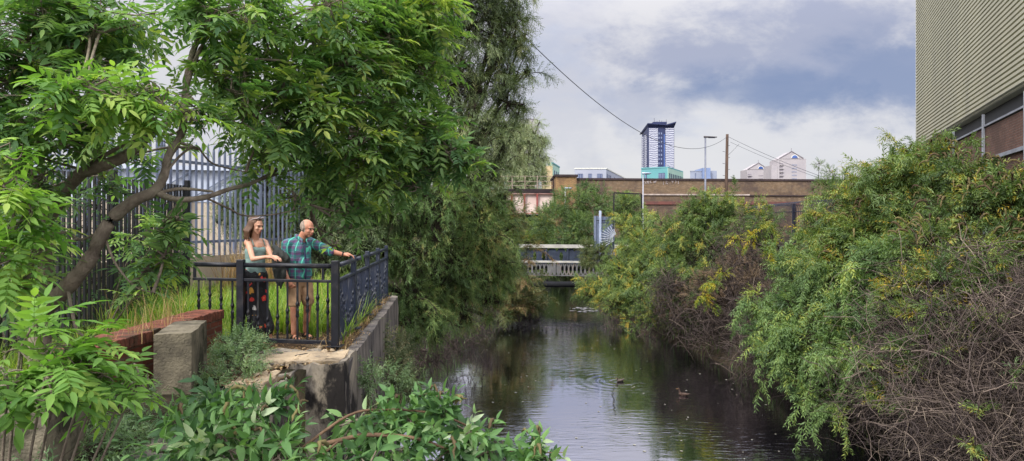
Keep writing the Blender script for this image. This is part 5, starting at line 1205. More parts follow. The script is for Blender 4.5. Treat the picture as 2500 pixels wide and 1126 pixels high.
# ---- ash tree over the platform
root = empty('ash_tree', (-3.35, 4.85, 0), 'big ash tree whose limbs and bright canopy spread over the railed platform', 'tree')
limbs = [  # (points px,py,d), radii
    ([(95, 1000, 4.9), (98, 800, 4.9), (105, 640, 4.9), (70, 480, 4.8), (40, 250, 4.7), (110, 60, 4.7), (130, -120, 4.8)], [.10, .085, .08, .06, .05, .04, .03]),
    ([(100, 760, 4.9), (150, 715, 4.8), (215, 640, 4.7), (265, 545, 4.7), (325, 492, 4.75), (375, 468, 4.8), (400, 430, 4.9), (412, 380, 5.0), (445, 320, 5.1), (455, 210, 5.2), (470, 130, 5.3), (510, 40, 5.4), (540, -60, 5.5)], [.085, .072, .062, .055, .052, .046, .038, .036, .034, .032, .028, .022, .016]),
    ([(375, 468, 4.8), (430, 487, 4.9), (500, 482, 5.1), (560, 462, 5.4), (620, 445, 5.7), (700, 400, 6.0), (790, 330, 6.3), (880, 300, 6.6)], [.032, .027, .025, .022, .019, .016, .013, .009]),
    ([(330, 490, 4.75), (430, 462, 4.9), (520, 468, 5.1)], [.018, .016, .010]),
    ([(100, 560, 4.85), (180, 440, 4.7), (235, 410, 4.6), (300, 385, 4.6), (350, 345, 4.6), (400, 300, 4.7), (470, 240, 4.9)], [.06, .052, .050, .046, .040, .026, .015]),
    ([(170, 440, 4.7), (230, 395, 4.6), (300, 355, 4.55), (372, 322, 4.5)], [.022, .018, .016, .011]),
    ([(400, 430, 4.9), (440, 380, 5.0), (480, 360, 5.2), (520, 400, 5.3), (600, 420, 5.5)], [.012, .011, .010, .008, .006]),
    ([(455, 210, 5.2), (500, 100, 5.3), (560, 60, 5.5), (640, 60, 5.7), (760, 20, 6)], [.022, .018, .016, .013, .009]),
    ([(450, 150, 5.2), (540, 148, 5.4), (680, 148, 5.7), (800, 180, 6.2), (930, 150, 6.7)], [.015, .014, .013, .011, .007]),
    ([(500, 482, 5.1), (560, 510, 5.3), (600, 527, 5.5), (680, 522, 5.9), (760, 500, 6.3)], [.012, .009, .008, .007, .004]),
    ([(620, 445, 5.7), (740, 410, 6.2), (900, 405, 6.7), (1050, 420, 7.0), (1130, 405, 7.1)], [.014, .012, .011, .009, .004]),
    ([(700, 400, 6.0), (820, 240, 6.4), (950, 160, 6.8), (1040, 60, 7.1), (1060, -60, 7.2)], [.014, .013, .011, .008, .005]),
    ([(40, 250, 4.7), (120, 150, 4.4), (220, 90, 4.3), (330, 60, 4.4)], [.03, .022, .016, .008]),
    ([(120, 575, 4.8), (160, 568, 4.8), (200, 585, 4.75), (250, 560, 4.7)], [.016, .014, .012, .007]),
    ([(165, 700, 4.75), (185, 800, 4.75), (210, 830, 4.8), (215, 900, 4.8)], [.016, .013, .010, .006]),
    ([(250, 560, 4.7), (280, 640, 4.7), (330, 700, 4.75), (380, 715, 4.8)], [.012, .010, .008, .004]),
]
def smooth_path(pp, rr, k=5):
    pp = np.array(pp); rr = np.array(rr); n = len(pp); out_ = []; ro = []
    for i in range(n - 1):
        p0, p1, p2, p3 = pp[max(i - 1, 0)], pp[i], pp[i + 1], pp[min(i + 2, n - 1)]
        for j in range(k):
            s = j / k; out_.append(.5 * ((2 * p1) + (-p0 + p2) * s + (2 * p0 - 5 * p1 + 4 * p2 - p3) * s * s + (-p0 + 3 * p1 - 3 * p2 + p3) * s ** 3)); ro.append(rr[i] * (1 - s) + rr[i + 1] * s)
    out_.append(pp[-1]); ro.append(rr[-1]); return np.array(out_), np.array(ro)
for i, (pts_, rr) in enumerate(limbs):
    pp, ro = smooth_path([P(*q_) for q_ in pts_], rr); ro = ro * .78 * (1 + .06 * np.sin(np.arange(len(ro)) * 1.9 + i)); A = Acc()
    A.tubes(pp[None], ro[None], 10); A.build('trunk' if i == 0 else 'limb', B_ash, root, True)
nodes = np.concatenate([smooth_path([P(*q_) for q_ in pts_], rr)[0][6:] for pts_, rr in limbs])
def ash_crown(name, lumps, n, size, tint, leaf_m, kind, droop=.25, parent=root, nodes=nodes, flat=.6, subs=10, tw=.006, sig=.17, shell=(.3, 1.0)):
    lumps = [((c), (r, r, r * .85)) for c, r in lumps]
    pos, outw, sub, sc, sl, C, R = lump_points(lumps, n, shell, subs, .45)
    X = outw * .55 + nrm(pos - sc[sub]) * .7 + rng.normal(size=outw.shape) * .42; X[:, 2] = X[:, 2] * flat - droop * .6
    up = np.zeros_like(X); up[:, 2] = 1; up += rng.normal(size=up.shape) * .28; s = rng.uniform(*size, len(pos)); st = pos - nrm(X) * s[:, None] * .4
    tt = rng.normal(tint, sig, len(pos)) + rng.normal(0, sig * .8, len(sc))[sub] + rng.normal(0, sig * .5, len(lumps))[sl][sub]
    tp = TP[kind]; wh_ = rng.integers(0, len(tp), len(pos)); A = Acc()
    for i, t_ in enumerate(tp): k = wh_ == i; A.place(t_, st[k], X[k], up[k], s[k], tt[k])
    A.build(name, leaf_m, parent)
    B = Acc(); nn = nodes[np.argmin(np.linalg.norm(C[:, None] - nodes[None], axis=2), 1)]
    L = np.linalg.norm(C - nn, axis=1, keepdims=True); mid = (nn + C) / 2 + rng.normal(size=C.shape) * L * .12; B.tubes(bez(nn, C, mid, 8), np.linspace(tw * 2.2, tw * 1.4, 8)[None] * np.ones((len(C), 1)), 6)
    a = C[sl]; mid = (a + sc) / 2 + rng.normal(size=a.shape) * .05; B.tubes(bez(a, sc, mid, 6), np.linspace(tw * 1.4, tw * .8, 6)[None] * np.ones((len(a), 1)), 5)
    a = sc[sub]; mid = (a + st) / 2 + rng.normal(size=a.shape) * .02; B.tubes(bez(a, st, mid, 3), np.linspace(tw * .8, tw * .4, 3)[None] * np.ones((len(a), 1)), 3)
    return B.build('branches', B_ash, parent, True)
right = [LP(*q_) for q_ in ((1000, 60, 7.2, .62), (1010, 190, 7.2, .42), (1060, -10, 7.2, .35), (1035, 300, 7.1, .40), (930, 260, 6.9, .55), (900, 60, 6.7, .65), (960, 400, 6.8, .36), (1070, 405, 7, .26), (1125, 395, 7.1, .20), (1010, 455, 6.9, .2), (850, 400, 6.5, .40),
    (800, 200, 6.2, .60), (760, 40, 6, .60), (640, 80, 5.7, .50), (700, 300, 6.0, .45), (600, 230, 5.5, .36), (640, 380, 5.8, .24), (800, 330, 6.3, .40), (780, 460, 6.4, .22), (860, 500, 6.6, .17), (560, 30, 5.5, .38), (720, 480, 6.1, .15), (540, 180, 5.4, .22), (845, 520, 6.4, .10), (812, 575, 6.8, .04), (815, 600, 6.8, .04), (850, 560, 6.5, .10))]
ash_crown('crown', right, 1750, (.17, .34), .53, L_ash, 'ash')
bright = [LP(*q_) for q_ in ((1090, 370, 6.8, .22), (1150, 392, 6.9, .14), (1040, 330, 6.9, .26), (1030, 170, 7.0, .24), (930, 430, 6.6, .24), (980, 330, 6.7, .3), (880, 350, 6.3, .3), (760, 250, 5.9, .32), (640, 330, 5.5, .2), (390, 580, 4.9, .14), (430, 540, 4.9, .09), (400, 625, 4.9, .12), (360, 660, 4.9, .1), (850, 150, 6.2, .3), (1050, 20, 6.9, .3), (950, 90, 6.5, .3))]
ash_crown('bright_sprays', bright, 520, (.24, .32), .62, L_ash, 'ash')
left = [LP(*q_) for q_ in ((230, 20, 4.6, .50), (80, 90, 4.5, .48), (215, 140, 4.4, .30), (110, 240, 4.3, .40), (230, 270, 4.3, .32), (150, 330, 4.3, .25), (320, 260, 4.5, .20), (440, 255, 4.9, .18), (520, 290, 5.1, .18), (60, 370, 4.3, .34), (35, 480, 4.5, .24), (100, 430, 4.7, .17), (50, 600, 4.4, .22), (80, 690, 4.7, .18), (520, 40, 5.2, .30), (270, 50, 4.5, .25), (200, 300, 4.9, .2), (60, 560, 5.2, .28), (70, 430, 5.1, .22), (40, 720, 5.2, .26), (320, 385, 5.6, .19), (250, 425, 5.6, .18), (415, 350, 5.6, .11), (220, 370, 5.4, .15), (60, 60, 4.6, .4), (20, 200, 4.4, .4))]
ash_crown('left_crown', left, 1150, (.15, .30), .46, L_ash, 'ash', tw=.005)
hang = [LP(*q_) for q_ in ((300, 235, 3.9, .17), (400, 262, 4.0, .14), (220, 215, 3.8, .16), (140, 235, 3.7, .16), (460, 285, 4.1, .09), (350, 225, 4.0, .12))]
ash_crown('hanging_sprays', hang, 100, (.17, .25), .60, L_ashb, 'ash', tw=.004)
# low ash fence-side sapling and the bright ones at the bottom left
def sapling(label, base, lumps, n, size, tint, leaf_m, group=None):
    r = empty('ash_sapling', base, label, 'sapling', group); C = np.array([c for c, _ in lumps]); b0 = np.array(base)[None].repeat(len(C), 0); A = Acc(); mid = b0 * .5 + C * .5; mid[:, 2] += .15
    pth = bez(b0, C, mid, 10); A.tubes(pth, np.linspace(.009, .004, 10)[None] * np.ones((len(C), 1)), 6); A.build('stem', B_ash, r, True)
    ash_crown('foliage', lumps, n, size, tint, leaf_m, 'ash', parent=r, nodes=pth[:, 5:].reshape(-1, 3), subs=5, tw=.0032, droop=.2, shell=(.1, 1))
sapling('bright green ash sapling filling the bottom left corner above the pale concrete block', (-2.05, 2.75, -.5), [LP(*q_) for q_ in ((50, 850, 2.6, .18), (160, 850, 2.7, .14), (110, 920, 2.5, .12), (250, 915, 2.8, .12), (340, 930, 2.9, .11), (230, 860, 2.8, .12), (20, 940, 2.5, .13), (290, 985, 2.9, .09))], 110, (.17, .24), .50, L_ashb)
sapling('leafy ash sapling at the left edge in front of the tree trunk', (-2.75, 2.9, -.07), [LP(*q_) for q_ in ((10, 450, 2.9, .14), (0, 370, 2.9, .12), (40, 550, 3.0, .13), (110, 600, 3.1, .06), (0, 640, 2.9, .12), (70, 500, 3.0, .09), (60, 680, 3.0, .08))], 70, (.16, .23), .52, L_ashb)
sapling('small ash sapling with fresh leaves growing through the black bar fence', (-5.2, 8.9, 0), [LP(*q_) for q_ in ((395, 560, 9.2, .24), (360, 640, 9, .26), (340, 720, 8.8, .26), (420, 610, 9.3, .2), (330, 590, 8.9, .18))], 110, (.22, .30), .42, L_ash)

plant('garden_shrub', 'dark leafy shrub growing between the black bar fence and the palisade', 'shrub', [(-6.35, 10.2, 0), (-6.4, 9.2, 0), (-6.2, 11.4, 0)], [(c, (r, r * 1.3, r * 1.1)) for c, r in (LP(400, 640, 11.9, .38), LP(350, 700, 11.3, .40), LP(290, 600, 10.9, .38), LP(230, 680, 10.3, .42), LP(180, 560, 9.9, .4), (P(150, 700, 9.6), .4), LP(330, 560, 11.2, .36), LP(240, 500, 10.3, .36), LP(420, 720, 12, .3), LP(100, 620, 9.4, .4), LP(120, 430, 9.6, .3))], 250, 'ash_lo', (.20, .30), L_ash, B_dark, .2, .2, (.22, .16), (.02, .009, .004), .05)
# ---- willows
def willow(name, label, bases, lumps, n, leaf_m, size=(.34, .55), tint=(.42, .15), droop=.75, radii=(.14, .035, .010), zmin=WATER + .15, **k):
    return plant(name, label, 'tree', bases, [((c), (r, r, r * 1.15) if not hasattr(r, '__len__') else r) for c, r in lumps], n, 'willow', size, leaf_m, B_dark, droop, .0, tint, radii, zmin, (.3, 1.0), 12, .45, crown='crown', stem='trunk', shyness=.45, **k)
willow('willow_tree', 'tall dark narrow-leaved willow rising above the quay and cut by the top of the view', [(-2.6, 22, 0), (-3.6, 21, 0)],
       [LP(*q_) for q_ in ((1150, 60, 20.5, 1.25), (1100, -40, 20, 1.3), (1225, -40, 21, 1.0), (1000, 0, 20, 1.4), (1185, 190, 21, 1.05), (1230, 110, 21, .85), (1110, 200, 20, 1.0), (1130, 330, 20, 1.0), (1190, 330, 21, .75), (1235, 250, 21, .62), (1250, 200, 21.5, .5), (1060, 430, 19.5, .9), (1150, 440, 20, .75), (980, 180, 20, 1.3), (980, 380, 19, 1.1), (1240, 330, 21.5, .45), (1200, 420, 21, .45), (1255, 30, 21.5, .6), (1285, 175, 22, .28), (1270, 260, 22, .3), (1270, 100, 22, .35))], 5600, L_wil, (.32, .52), (.40, .16), droop=.35, whips=150, whip_L=(.35, .85), whip_droop=.5)
willow('willow_tree', 'broad drooping willow trailing olive leaves to the water at the end of the side railing', [(-3.6, 17.5, 0), (-2.9, 19.5, -.5), (-2.6, 23, -1.0)],
       [LP(*q_) for q_ in ((960, 500, 17, .62), (940, 610, 16.6, .42), (1000, 620, 17.4, .7), (1060, 520, 18, .9), (1000, 720, 17.6, .5), (1040, 760, 18, .58), (1090, 660, 19, .9), (1150, 560, 20, .9), (1180, 660, 21, .85), (1120, 740, 19.5, .62), (1060, 810, 18.5, .42), (1190, 735, 22, .5), (1215, 620, 24, .85), (1150, 480, 20, .7), (1205, 500, 22, .6), (1215, 570, 23, .7), (985, 790, 17.4, .30), (1010, 830, 18, .25), (1195, 780, 22, .22), (1220, 690, 24, .45), (900, 470, 16.5, .6), (900, 540, 16.6, .45))], 9000, L_wily, (.22, .38), (.36, .19), tint_fn=lambda p, t_: t_ + .20 * np.clip((p[:, 0] / p[:, 1] * F + 1250 - 1020) / 170, 0, 1), droop=.45, whips=90, whip_L=(.4, .8), whip_droop=.9)
willow('willow_tree', 'dark willow thicket directly behind the two people and the grass', [(-4.2, 16.8, 0), (-5.0, 17.5, 0)],
       [LP(*q_) for q_ in ((660, 470, 16.8, .9), (760, 500, 16.8, .9), (850, 520, 16.6, .85), (700, 560, 16.3, .7), (600, 500, 17.4, .7), (640, 560, 16.6, .5), (800, 590, 16.2, .65), (880, 600, 16.2, .55), (900, 450, 16.8, 1.0), (780, 400, 17, 1.0), (560, 520, 17.2, .4), (800, 650, 16.2, .5), (880, 660, 16, .4), (720, 630, 16.2, .45), (600, 560, 16.6, .35))], 4300, L_wil, (.30, .48), (.30, .15), droop=.8, zmin=.1)
willow('willow_tree', 'pale silvery weeping willow beyond the railway bridge', [(1.5, 97, 0), (-3, 97, 0)],
       [LP(*q_) for q_ in ((1255, 350, 95, 3.2), (1290, 380, 94, 2.6), (1305, 330, 95, 1.8), (1240, 400, 94, 3), (1280, 430, 94, 2.5), (1318, 390, 95, 1.5), (1322, 430, 95, 1.2), (1210, 370, 95, 4), (1325, 350, 95, .9), (1262, 320, 95, 1.8), (1270, 470, 94, 3))], 3800, L_wilp, (.9, 1.6), (.5, .18), droop=1.1, radii=(.3, .12, .04), zmin=0, frac=.3)

# ---- bushes
def bud(label, bases, lumps, n, leaf_m, size, tint=(.4, .16), kind='bud', cat='bush', name='buddleia_bush', bark=B_dark, **k):
    return plant(name, label, cat, bases, [((c), (r, r, r * .9)) for c, r in lumps], n, kind, size, leaf_m, bark, k.pop('droop', .05), k.pop('up', .35), tint, k.pop('radii', (.035, .014, .005)), k.pop('zmin', WATER + .25), **k)
bud('reddish bush leaning over the water on the left bank before the girder bridge', [(-1.6, 40, -1.5), (-.5, 38, -3)], [LP(*q_) for q_ in ((1195, 540, 38, 1.7), (1240, 620, 39, 1.4), (1225, 690, 38, 1.3), (1262, 675, 39, .95), (1285, 725, 39, .75), (1250, 745, 38, .9), (1210, 770, 37, .8), (1312, 750, 40, .4), (1300, 738, 39.5, .6), (1318, 735, 40, .35), (1238, 560, 39, 1.0))], 3600, L_red, (.30, .50), (.42, .2), spikes=60, spike_m=M_spike, whips=70)
for lab, bs, lm, n, tn in (
    ('large dark green bush mound behind the bridge below the viaduct pier', [(8, 64, 0), (5, 62, 0)], ((1350, 545, 62, 2.0), (1400, 500, 63, 1.9), (1450, 510, 63, 1.9), (1420, 560, 61, 1.8), (1480, 500, 64, 1.1), (1465, 470, 64, 1.0), (1440, 570, 60, 1.4), (1370, 590, 60, 1.4), (1425, 465, 64, .8), (1390, 640, 64, 2.0), (1330, 650, 64, 2.0), (1290, 640, 66, 1.8)), 4600, .20),  # last three lumps, unseen behind the bridge, added to darken the water's reflection
    ('lower olive bush left of the dark mound under the pink railway bridge', [(1.5, 66, 0)], ((1290, 575, 66, 1.4), (1265, 565, 67, 1.2), (1320, 550, 67, 1.1), (1310, 590, 64, 1.4), (1345, 515, 69, 1.0), (1270, 590, 64, 1.4)), 2300, .52),
    ('small bush in front of the viaduct seen through the black mesh frame', [(10.3, 66, 0)], ((1530, 500, 66, 1.3), (1545, 520, 66, 1.2), (1515, 530, 66, 1.2), (1560, 560, 66, 1.5), (1520, 480, 67, .6)), 1500, .45)):
    bud(lab, bs, [LP(*q_) for q_ in lm], n, L_bud, (.40, .65), (tn, .16), zmin=-3.6, frac=.4, up=.2)
bud('low grey-green bush overhanging the right end of the girder bridge', [(6.5, 46, -.8)], [LP(*q_) for q_ in ((1440, 610, 46, .75), (1465, 630, 45, 1.0), (1430, 640, 46, .45), (1492, 640, 45, .6))], 900, L_red, (.28, .45), (.28, .15))
bud('yellow-green bush sloping down the right bank beside the spiked gate', [(7.5, 41, -1.5), (8.6, 40, -.5)], [LP(*q_) for q_ in ((1540, 555, 42, .95), (1540, 610, 42, .7), (1560, 600, 41, 1.3), (1480, 690, 41, 1.1), (1530, 670, 40, 1.3), (1580, 670, 39, 1.4), (1445, 720, 41, .75), (1500, 740, 39, 1.0), (1560, 740, 37, 1.0), (1425, 700, 42, .4), (1540, 780, 36, .45), (1585, 610, 40, 1.2))], 4300, L_bud, (.24, .42), (.50, .2), spikes=40, spike_m=M_spike, whips=110, whip_L=(.6, 1.4))
bud('big rounded buddleia bush standing mid right bank in front of the viaduct', [(9.5, 33, -.3), (11.5, 34, 0), (10.5, 32, -1)], [LP(*q_) for q_ in ((1690, 530, 34, 1.0), (1740, 545, 34, 1.1), (1650, 580, 34, 1.2), (1710, 620, 33, 1.5), (1790, 580, 34, 1.2), (1620, 640, 34, 1.1), (1650, 700, 32, 1.3), (1850, 570, 34, .9), (1800, 650, 33, 1.2), (1730, 700, 31, 1.0), (1600, 760, 32, .8), (1870, 540, 34.5, .6), (1650, 770, 31, .7), (1720, 500, 34.5, .5), (1785, 515, 34.5, .6), (1830, 530, 35, .6))], 4600, L_bud, (.26, .46), (.36, .19), spikes=110, spike_m=M_spike, whips=150, whip_L=(.7, 1.6))
# bare brown tangle below it
tg = empty('twig_thicket', (10.5, 28, -1.5), 'bare brown twig thicket hanging over the water in the middle of the right bank', 'bush'); A = Acc()
tangle(A, [(P(*q_[:3]), q_[3]) for q_ in ((1640, 720, 31, 1.2), (1700, 760, 30, 1.2), (1760, 720, 29, 1.3), (1800, 690, 28.5, 1.2), (1850, 640, 29, 1.3), (1760, 800, 28, .9), (1850, 760, 26, 1.2), (1900, 700, 26, 1.2), (1580, 790, 33, .8), (1700, 830, 28.5, .6), (1830, 850, 25, .8), (1900, 850, 23, 1.0), (1500, 790, 37, .6), (1800, 600, 31, 1.0))], 3800, (.5, 1.6), (.006, .014), .5, 7, .6, (.38, .2)); A.build('stems', B_twig, tg)
bud('sparse brown-leaved growth caught in the middle of the twig thicket', [(10.2, 28.5, -1.2)], [LP(*q_) for q_ in ((1660, 730, 30.5, 1.0), (1880, 760, 25.5, 1.0), (1780, 670, 28.5, 1.0), (1850, 700, 27, 1.0), (1720, 720, 29, 1.0), (1840, 630, 29, .9))], 1500, L_brn, (.18, .32), (.5, .2), frac=.4, name='dead_buddleia')
for lab, lm, n, bs in (('yellow-leaved climber sprays arching across the brown thicket', ((1790, 585, 26.5, .30), (1840, 588, 26.3, .38), (1895, 600, 26, .4), (1940, 610, 25.5, .38), (1960, 560, 25, .35), (1900, 640, 25.5, .3), (1880, 560, 26, .25), (2000, 600, 24, .4), (1985, 660, 24, .35)), 190, [(11, 27.5, -.5)]),
                       ('small spray of bright yellow leaves hanging lower in the thicket near the water', ((1740, 695, 26.5, .32), (1715, 725, 26.2, .28), (1765, 665, 26.8, .25), (1740, 745, 26, .2)), 75, [(8.8, 27.5, -2)])):
    bud(lab, bs, [LP(*q_) for q_ in lm], n, L_yel, (.28, .44), (.22, .28), name='yellow_climber', cat='climber', droop=.5, up=.0, subs=5)
bud('leafy sapling poking above the viaduct coping at its right end', [(21, 47, 0)], [LP(*q_) for q_ in ((2000, 400, 46, .35), (2030, 420, 46, .6), (2010, 450, 46, .7), (2060, 440, 45, .8), (2040, 480, 45, 1.1), (1985, 460, 46, .3), (2080, 480, 44, 1.2), (2000, 500, 45, .9))], 1300, L_bud, (.22, .36), (.34, .14), up=.7, name='sycamore_sapling', cat='sapling')
# near right bank
def ytint(pos, t_):
    return t_
bud('tall arching buddleia reaching up in front of the cream cladding', [(12.3, 19.5, 0), (11.2, 17.5, 0), (13.4, 22, 0)], [LP(*q_) for q_ in ((2225, 430, 20, .8), (2150, 460, 20.5, .6), (2100, 520, 21, .8), (2190, 490, 20, .9), (2260, 430, 19, .9), (2060, 570, 21.5, .8), (2020, 590, 22, .75), (2130, 570, 20, 1.1), (2250, 540, 18.5, 1.0), (2240, 370, 20, .3), (2275, 400, 19, .4), (1990, 640, 22, .6), (2080, 640, 20, .9))], 3700, L_bud, (.26, .46), (.42, .21), spikes=260, spike_m=M_spike, up=.45, spike_L=(.28, .50), whips=130, whip_L=(.6, 1.3))
bud('wide brown-topped buddleia covering the foot of the brick wall at the right edge', [(10.4, 15.6, 0), (11.6, 17, 0)], [LP(*q_) for q_ in ((2330, 430, 17.5, .70), (2400, 440, 17.3, .55), (2460, 450, 16.8, .60), (2510, 440, 16.5, .45), (2350, 520, 16.5, .95), (2440, 520, 16, .85), (2500, 500, 15.6, .7), (2300, 620, 15.8, .9), (2400, 620, 15.2, .8), (2500, 600, 15, .7)  )], 2300, L_bud, (.24, .42), (.38, .26), spikes=240, spike_m=M_spike, up=.4, spike_L=(.26, .44), whips=25, whip_L=(.5, 1.1))
bud('blue-green buddleia cascading down the right bank to the dark water', [(10.2, 18.5, -.8), (9.6, 17.3, -1.6), (11.2, 20, -.2)], [LP(*q_) for q_ in ((2020, 690, 20, .9), (1930, 660, 22, .7), (1960, 760, 20, .85), (1900, 760, 21, .65), (1860, 810, 21, .5), (1930, 850, 19.5, .75), (2010, 830, 18.5, .85), (2080, 760, 18, .85), (2140, 700, 18, .85), (1960, 920, 18.8, .6), (2040, 920, 17.8, .55), (1960, 970, 18.3, .32), (2100, 850, 17, .6), (2120, 930, 16.8, .4), (2180, 800, 16.5, .6), (2040, 990, 17.5, .3), (2180, 640, 17.5, .8))], 4000, L_budg, (.24, .42), (.45, .18), spikes=90, spike_m=M_spike, whips=130, whip_L=(.5, 1.1), whip_droop=1.1)
tg = empty('twig_thicket', (9.2, 13.5, -1.2), 'dense pale bramble and twig tangle filling the lower right corner', 'bush'); A = Acc()
tl = [(P(*q_[:3]), q_[3]) for q_ in ((2250, 720, 15.5, .9), (2350, 720, 14.5, 1.0), (2450, 700, 14, 1.0), (2250, 830, 14.8, .9), (2350, 850, 13.8, 1.0), (2450, 850, 13, 1.0), (2300, 960, 13.6, .8), (2400, 980, 12.8, .9), (2480, 980, 12.2, .8), (2360, 1080, 12.5, .7), (2450, 1100, 12, .8), (2160, 880, 15.6, .6), (2120, 960, 15.8, .5), (2220, 950, 14.6, .6), (2500, 780, 12.8, .8), (2280, 1080, 13, .45))]
tangle(A, tl, 2700, (.7, 2.2), (.004, .009), .35, 10, .75, (.42, .30)); tangle(A, tl, 500, (1.5, 3.0), (.007, .012), .3, 14, .85, (.58, .2)); A.build('stems', B_twig, tg)
tg = empty('twig_thicket', (9.8, 19, -2.6), 'dark leafless roots and twigs under the blue-green buddleia at the waterline', 'bush'); A = Acc()
tangle(A, [(P(*q_[:3]), q_[3]) for q_ in ((1900, 880, 21.5, .7), (1990, 900, 19.5, .8), (2080, 930, 18, .8), (2150, 1000, 16.8, .7), (1860, 850, 23, .7), (2050, 1000, 18, .5), (2200, 1040, 15.5, .7))], 1500, (.5, 1.6), (.004, .010), .5, 8, .6, (.25, .15)); A.build('stems', B_twig, tg)
bud('scattered green and yellow shoots growing through the pale twig tangle', [(9.2, 13.5, -.8)], [LP(*q_) for q_ in ((2240, 780, 14.6, .35), (2200, 850, 14.4, .28), (2290, 660, 14.6, .55), (2420, 680, 13.8, .5), (2200, 700, 15.4, .55), (2380, 800, 13.4, .35), (2150, 960, 15, .3), (2260, 800, 14.2, .22), (2300, 690, 14.2, .4), (2410, 640, 13.8, .35), (2390, 1000, 12, .13), (2380, 1090, 11.7, .16), (2350, 740, 13.8, .2), (2170, 720, 15.2, .35), (2130, 900, 14.6, .18), (2480, 900, 12, .1), (2230, 900, 14.2, .3), (2330, 850, 13.4, .2), (2420, 780, 13, .18), (2200, 980, 14.4, .22), (2280, 760, 14, .3))], 1500, L_bud, (.18, .32), (.42, .24), subs=5, spikes=16, spike_m=M_spike, name='bramble_shoots', cat='bush')
# dark undergrowth at the left waterline
tg = empty('twig_thicket', (-1.5, 33, -3), 'dark bare twigs under the left bank bushes at the waterline', 'bush'); A = Acc()
tangle(A, [(P(*q_[:3]), q_[3]) for q_ in ((1230, 760, 38, .8), (1270, 765, 39, .7), (1180, 790, 33, .9), (1300, 765, 41, .6), (1120, 830, 27, .8), (1040, 860, 23.5, .7))], 1300, (.4, 1.3), (.007, .014), .5, 7, .6, (.3, .15)); A.build('stems', B_twig, tg)

# ---- foreground buddleia along the bottom
fb_lumps = [LP(a_, b__ + 28, c_, d_ * .9) for a_, b__, c_, d_ in ((480, 1000, 3.6, .18), (560, 960, 3.7, .16), (630, 985, 3.6, .14), (680, 1030, 3.5, .12), (430, 1060, 3.4, .18), (560, 1070, 3.4, .2), (680, 1090, 3.3, .18), (860, 1000, 3.7, .12), (920, 1010, 3.7, .15), (1000, 1000, 3.8, .15), (1080, 1010, 3.8, .15), (1150, 1030, 3.8, .13), (960, 1080, 3.6, .14), (1100, 1070, 3.7, .13), (1180, 1080, 3.8, .11), (1270, 1095, 3.9, .08), (1330, 1090, 3.9, .09), (1300, 1095, 3.9, .09), (1230, 1075, 3.9, .1), (820, 1100, 3.5, .12), (900, 1110, 3.4, .12), (1010, 1110, 3.5, .1))]
fbush = plant('buddleia_bush', 'large-leaved buddleia branch reaching across the bottom of the view over the water', 'bush', [(-1.9, 3.3, -.3), (-1.2, 3.4, -.4)], [((c), (r, r, r * .75)) for c, r in fb_lumps], 300, 'bud_hi', (.145, .22), L_budf, B_ash, .05, .25, (.45, .2), (.011, .006, .0032), None, (.2, 1), 5, .5, spikes=26, spike_m=M_spike, spike_L=(.10, .17), frac=1)
A = Acc()
for pts_, rr in (([(640, 1120, 3.4), (730, 1100, 3.45), (830, 1075, 3.5), (900, 1062, 3.55), (1000, 1068, 3.6), (1060, 1085, 3.65), (1110, 1110, 3.7), (1140, 1150, 3.7)], [.013, .012, .012, .011, .010, .008, .006, .004]),
                 ([(730, 1100, 3.45), (850, 1015, 3.6), (940, 1000, 3.7), (1060, 1010, 3.8), (1150, 1045, 3.85), (1230, 1100, 3.9), (1380, 1105, 3.95)], [.008, .007, .006, .006, .005, .004, .002]),
                 ([(1040, 990, 3.8), (1070, 965, 3.8), (1085, 955, 3.8), (1100, 958, 3.8)], [.003, .0025, .002, .0015]), ([(600, 930, 3.7), (640, 1000, 3.6), (700, 1120, 3.5)], [.003, .004, .006]), ([(830, 1075, 3.5), (780, 1120, 3.4), (760, 1180, 3.4)], [.005, .006, .008])):
    pp, ro = smooth_path([P(*q_) for q_ in pts_], rr); A.tubes(pp[None], ro[None], 8, .5)
A.build('main_branch', mat('buddleia_bark', (.19, .12, .075), (.11, .07, .045), 12, .9, .15, bump=.5), fbush, True)

# ---- herbs and shrubs by the wall
def herb(label, base, lumps, n, size, tint=(.5, .2), leaf_m=L_herb, name='weed_clump', cat='weeds', **k):
    return plant(name, label, cat, [base], [((c), r) for c, r in lumps], n, 'herb', size, leaf_m, B_dark, .0, .6, tint, (.006, .004, .002), **k)
herb('silvery green weed clump between the concrete block and the railing', (-2.95, 7.6, 0), [((-3.05, 8.0, .14), (.30, .45, .15)), ((-3.25, 8.4, .16), (.22, .4, .16)), ((-2.85, 7.35, .10), (.25, .3, .12)), ((-3.0, 7.0, .07), (.2, .2, .1)), ((-3.2, 8.7, .1), (.2, .3, .13))], 520, (.10, .19))
herb('weeds and moss covering the ground at the bottom left behind the ash sapling', (-2.75, 5.2, 0), [((-2.75, 5.6, .05), (.35, .7, .12)), ((-2.8, 4.6, .08), (.35, .6, .15)), ((-2.7, 3.8, .06), (.3, .6, .15)), ((-2.6, 6.3, .03), (.3, .4, .08)), ((-3.4, 5.6, .1), (.5, .6, .15))], 900, (.10, .20), (.35, .2))
herb('pale feathery weeds growing out of the river wall face below the coping', (-2.0, 11.5, -1.6), [(P(920, 860, 12.3), (.20, .5, .5)), (P(950, 900, 13), (.28, .6, .6)), (P(900, 950, 11), (.2, .5, .45)), (P(960, 950, 13.5), (.35, .7, .6)), (P(880, 1010, 9.6), (.14, .5, .35)), (P(975, 870, 15), (.3, .6, .5))], 1600, (.14, .28), (.42, .25), leaf_m=leafmat('feathery_weed_leaf', [(0, (.06, .085, .04)), (.5, (.13, .16, .075)), (.8, (.22, .22, .12)), (1, (.33, .26, .15))], .7, .2))
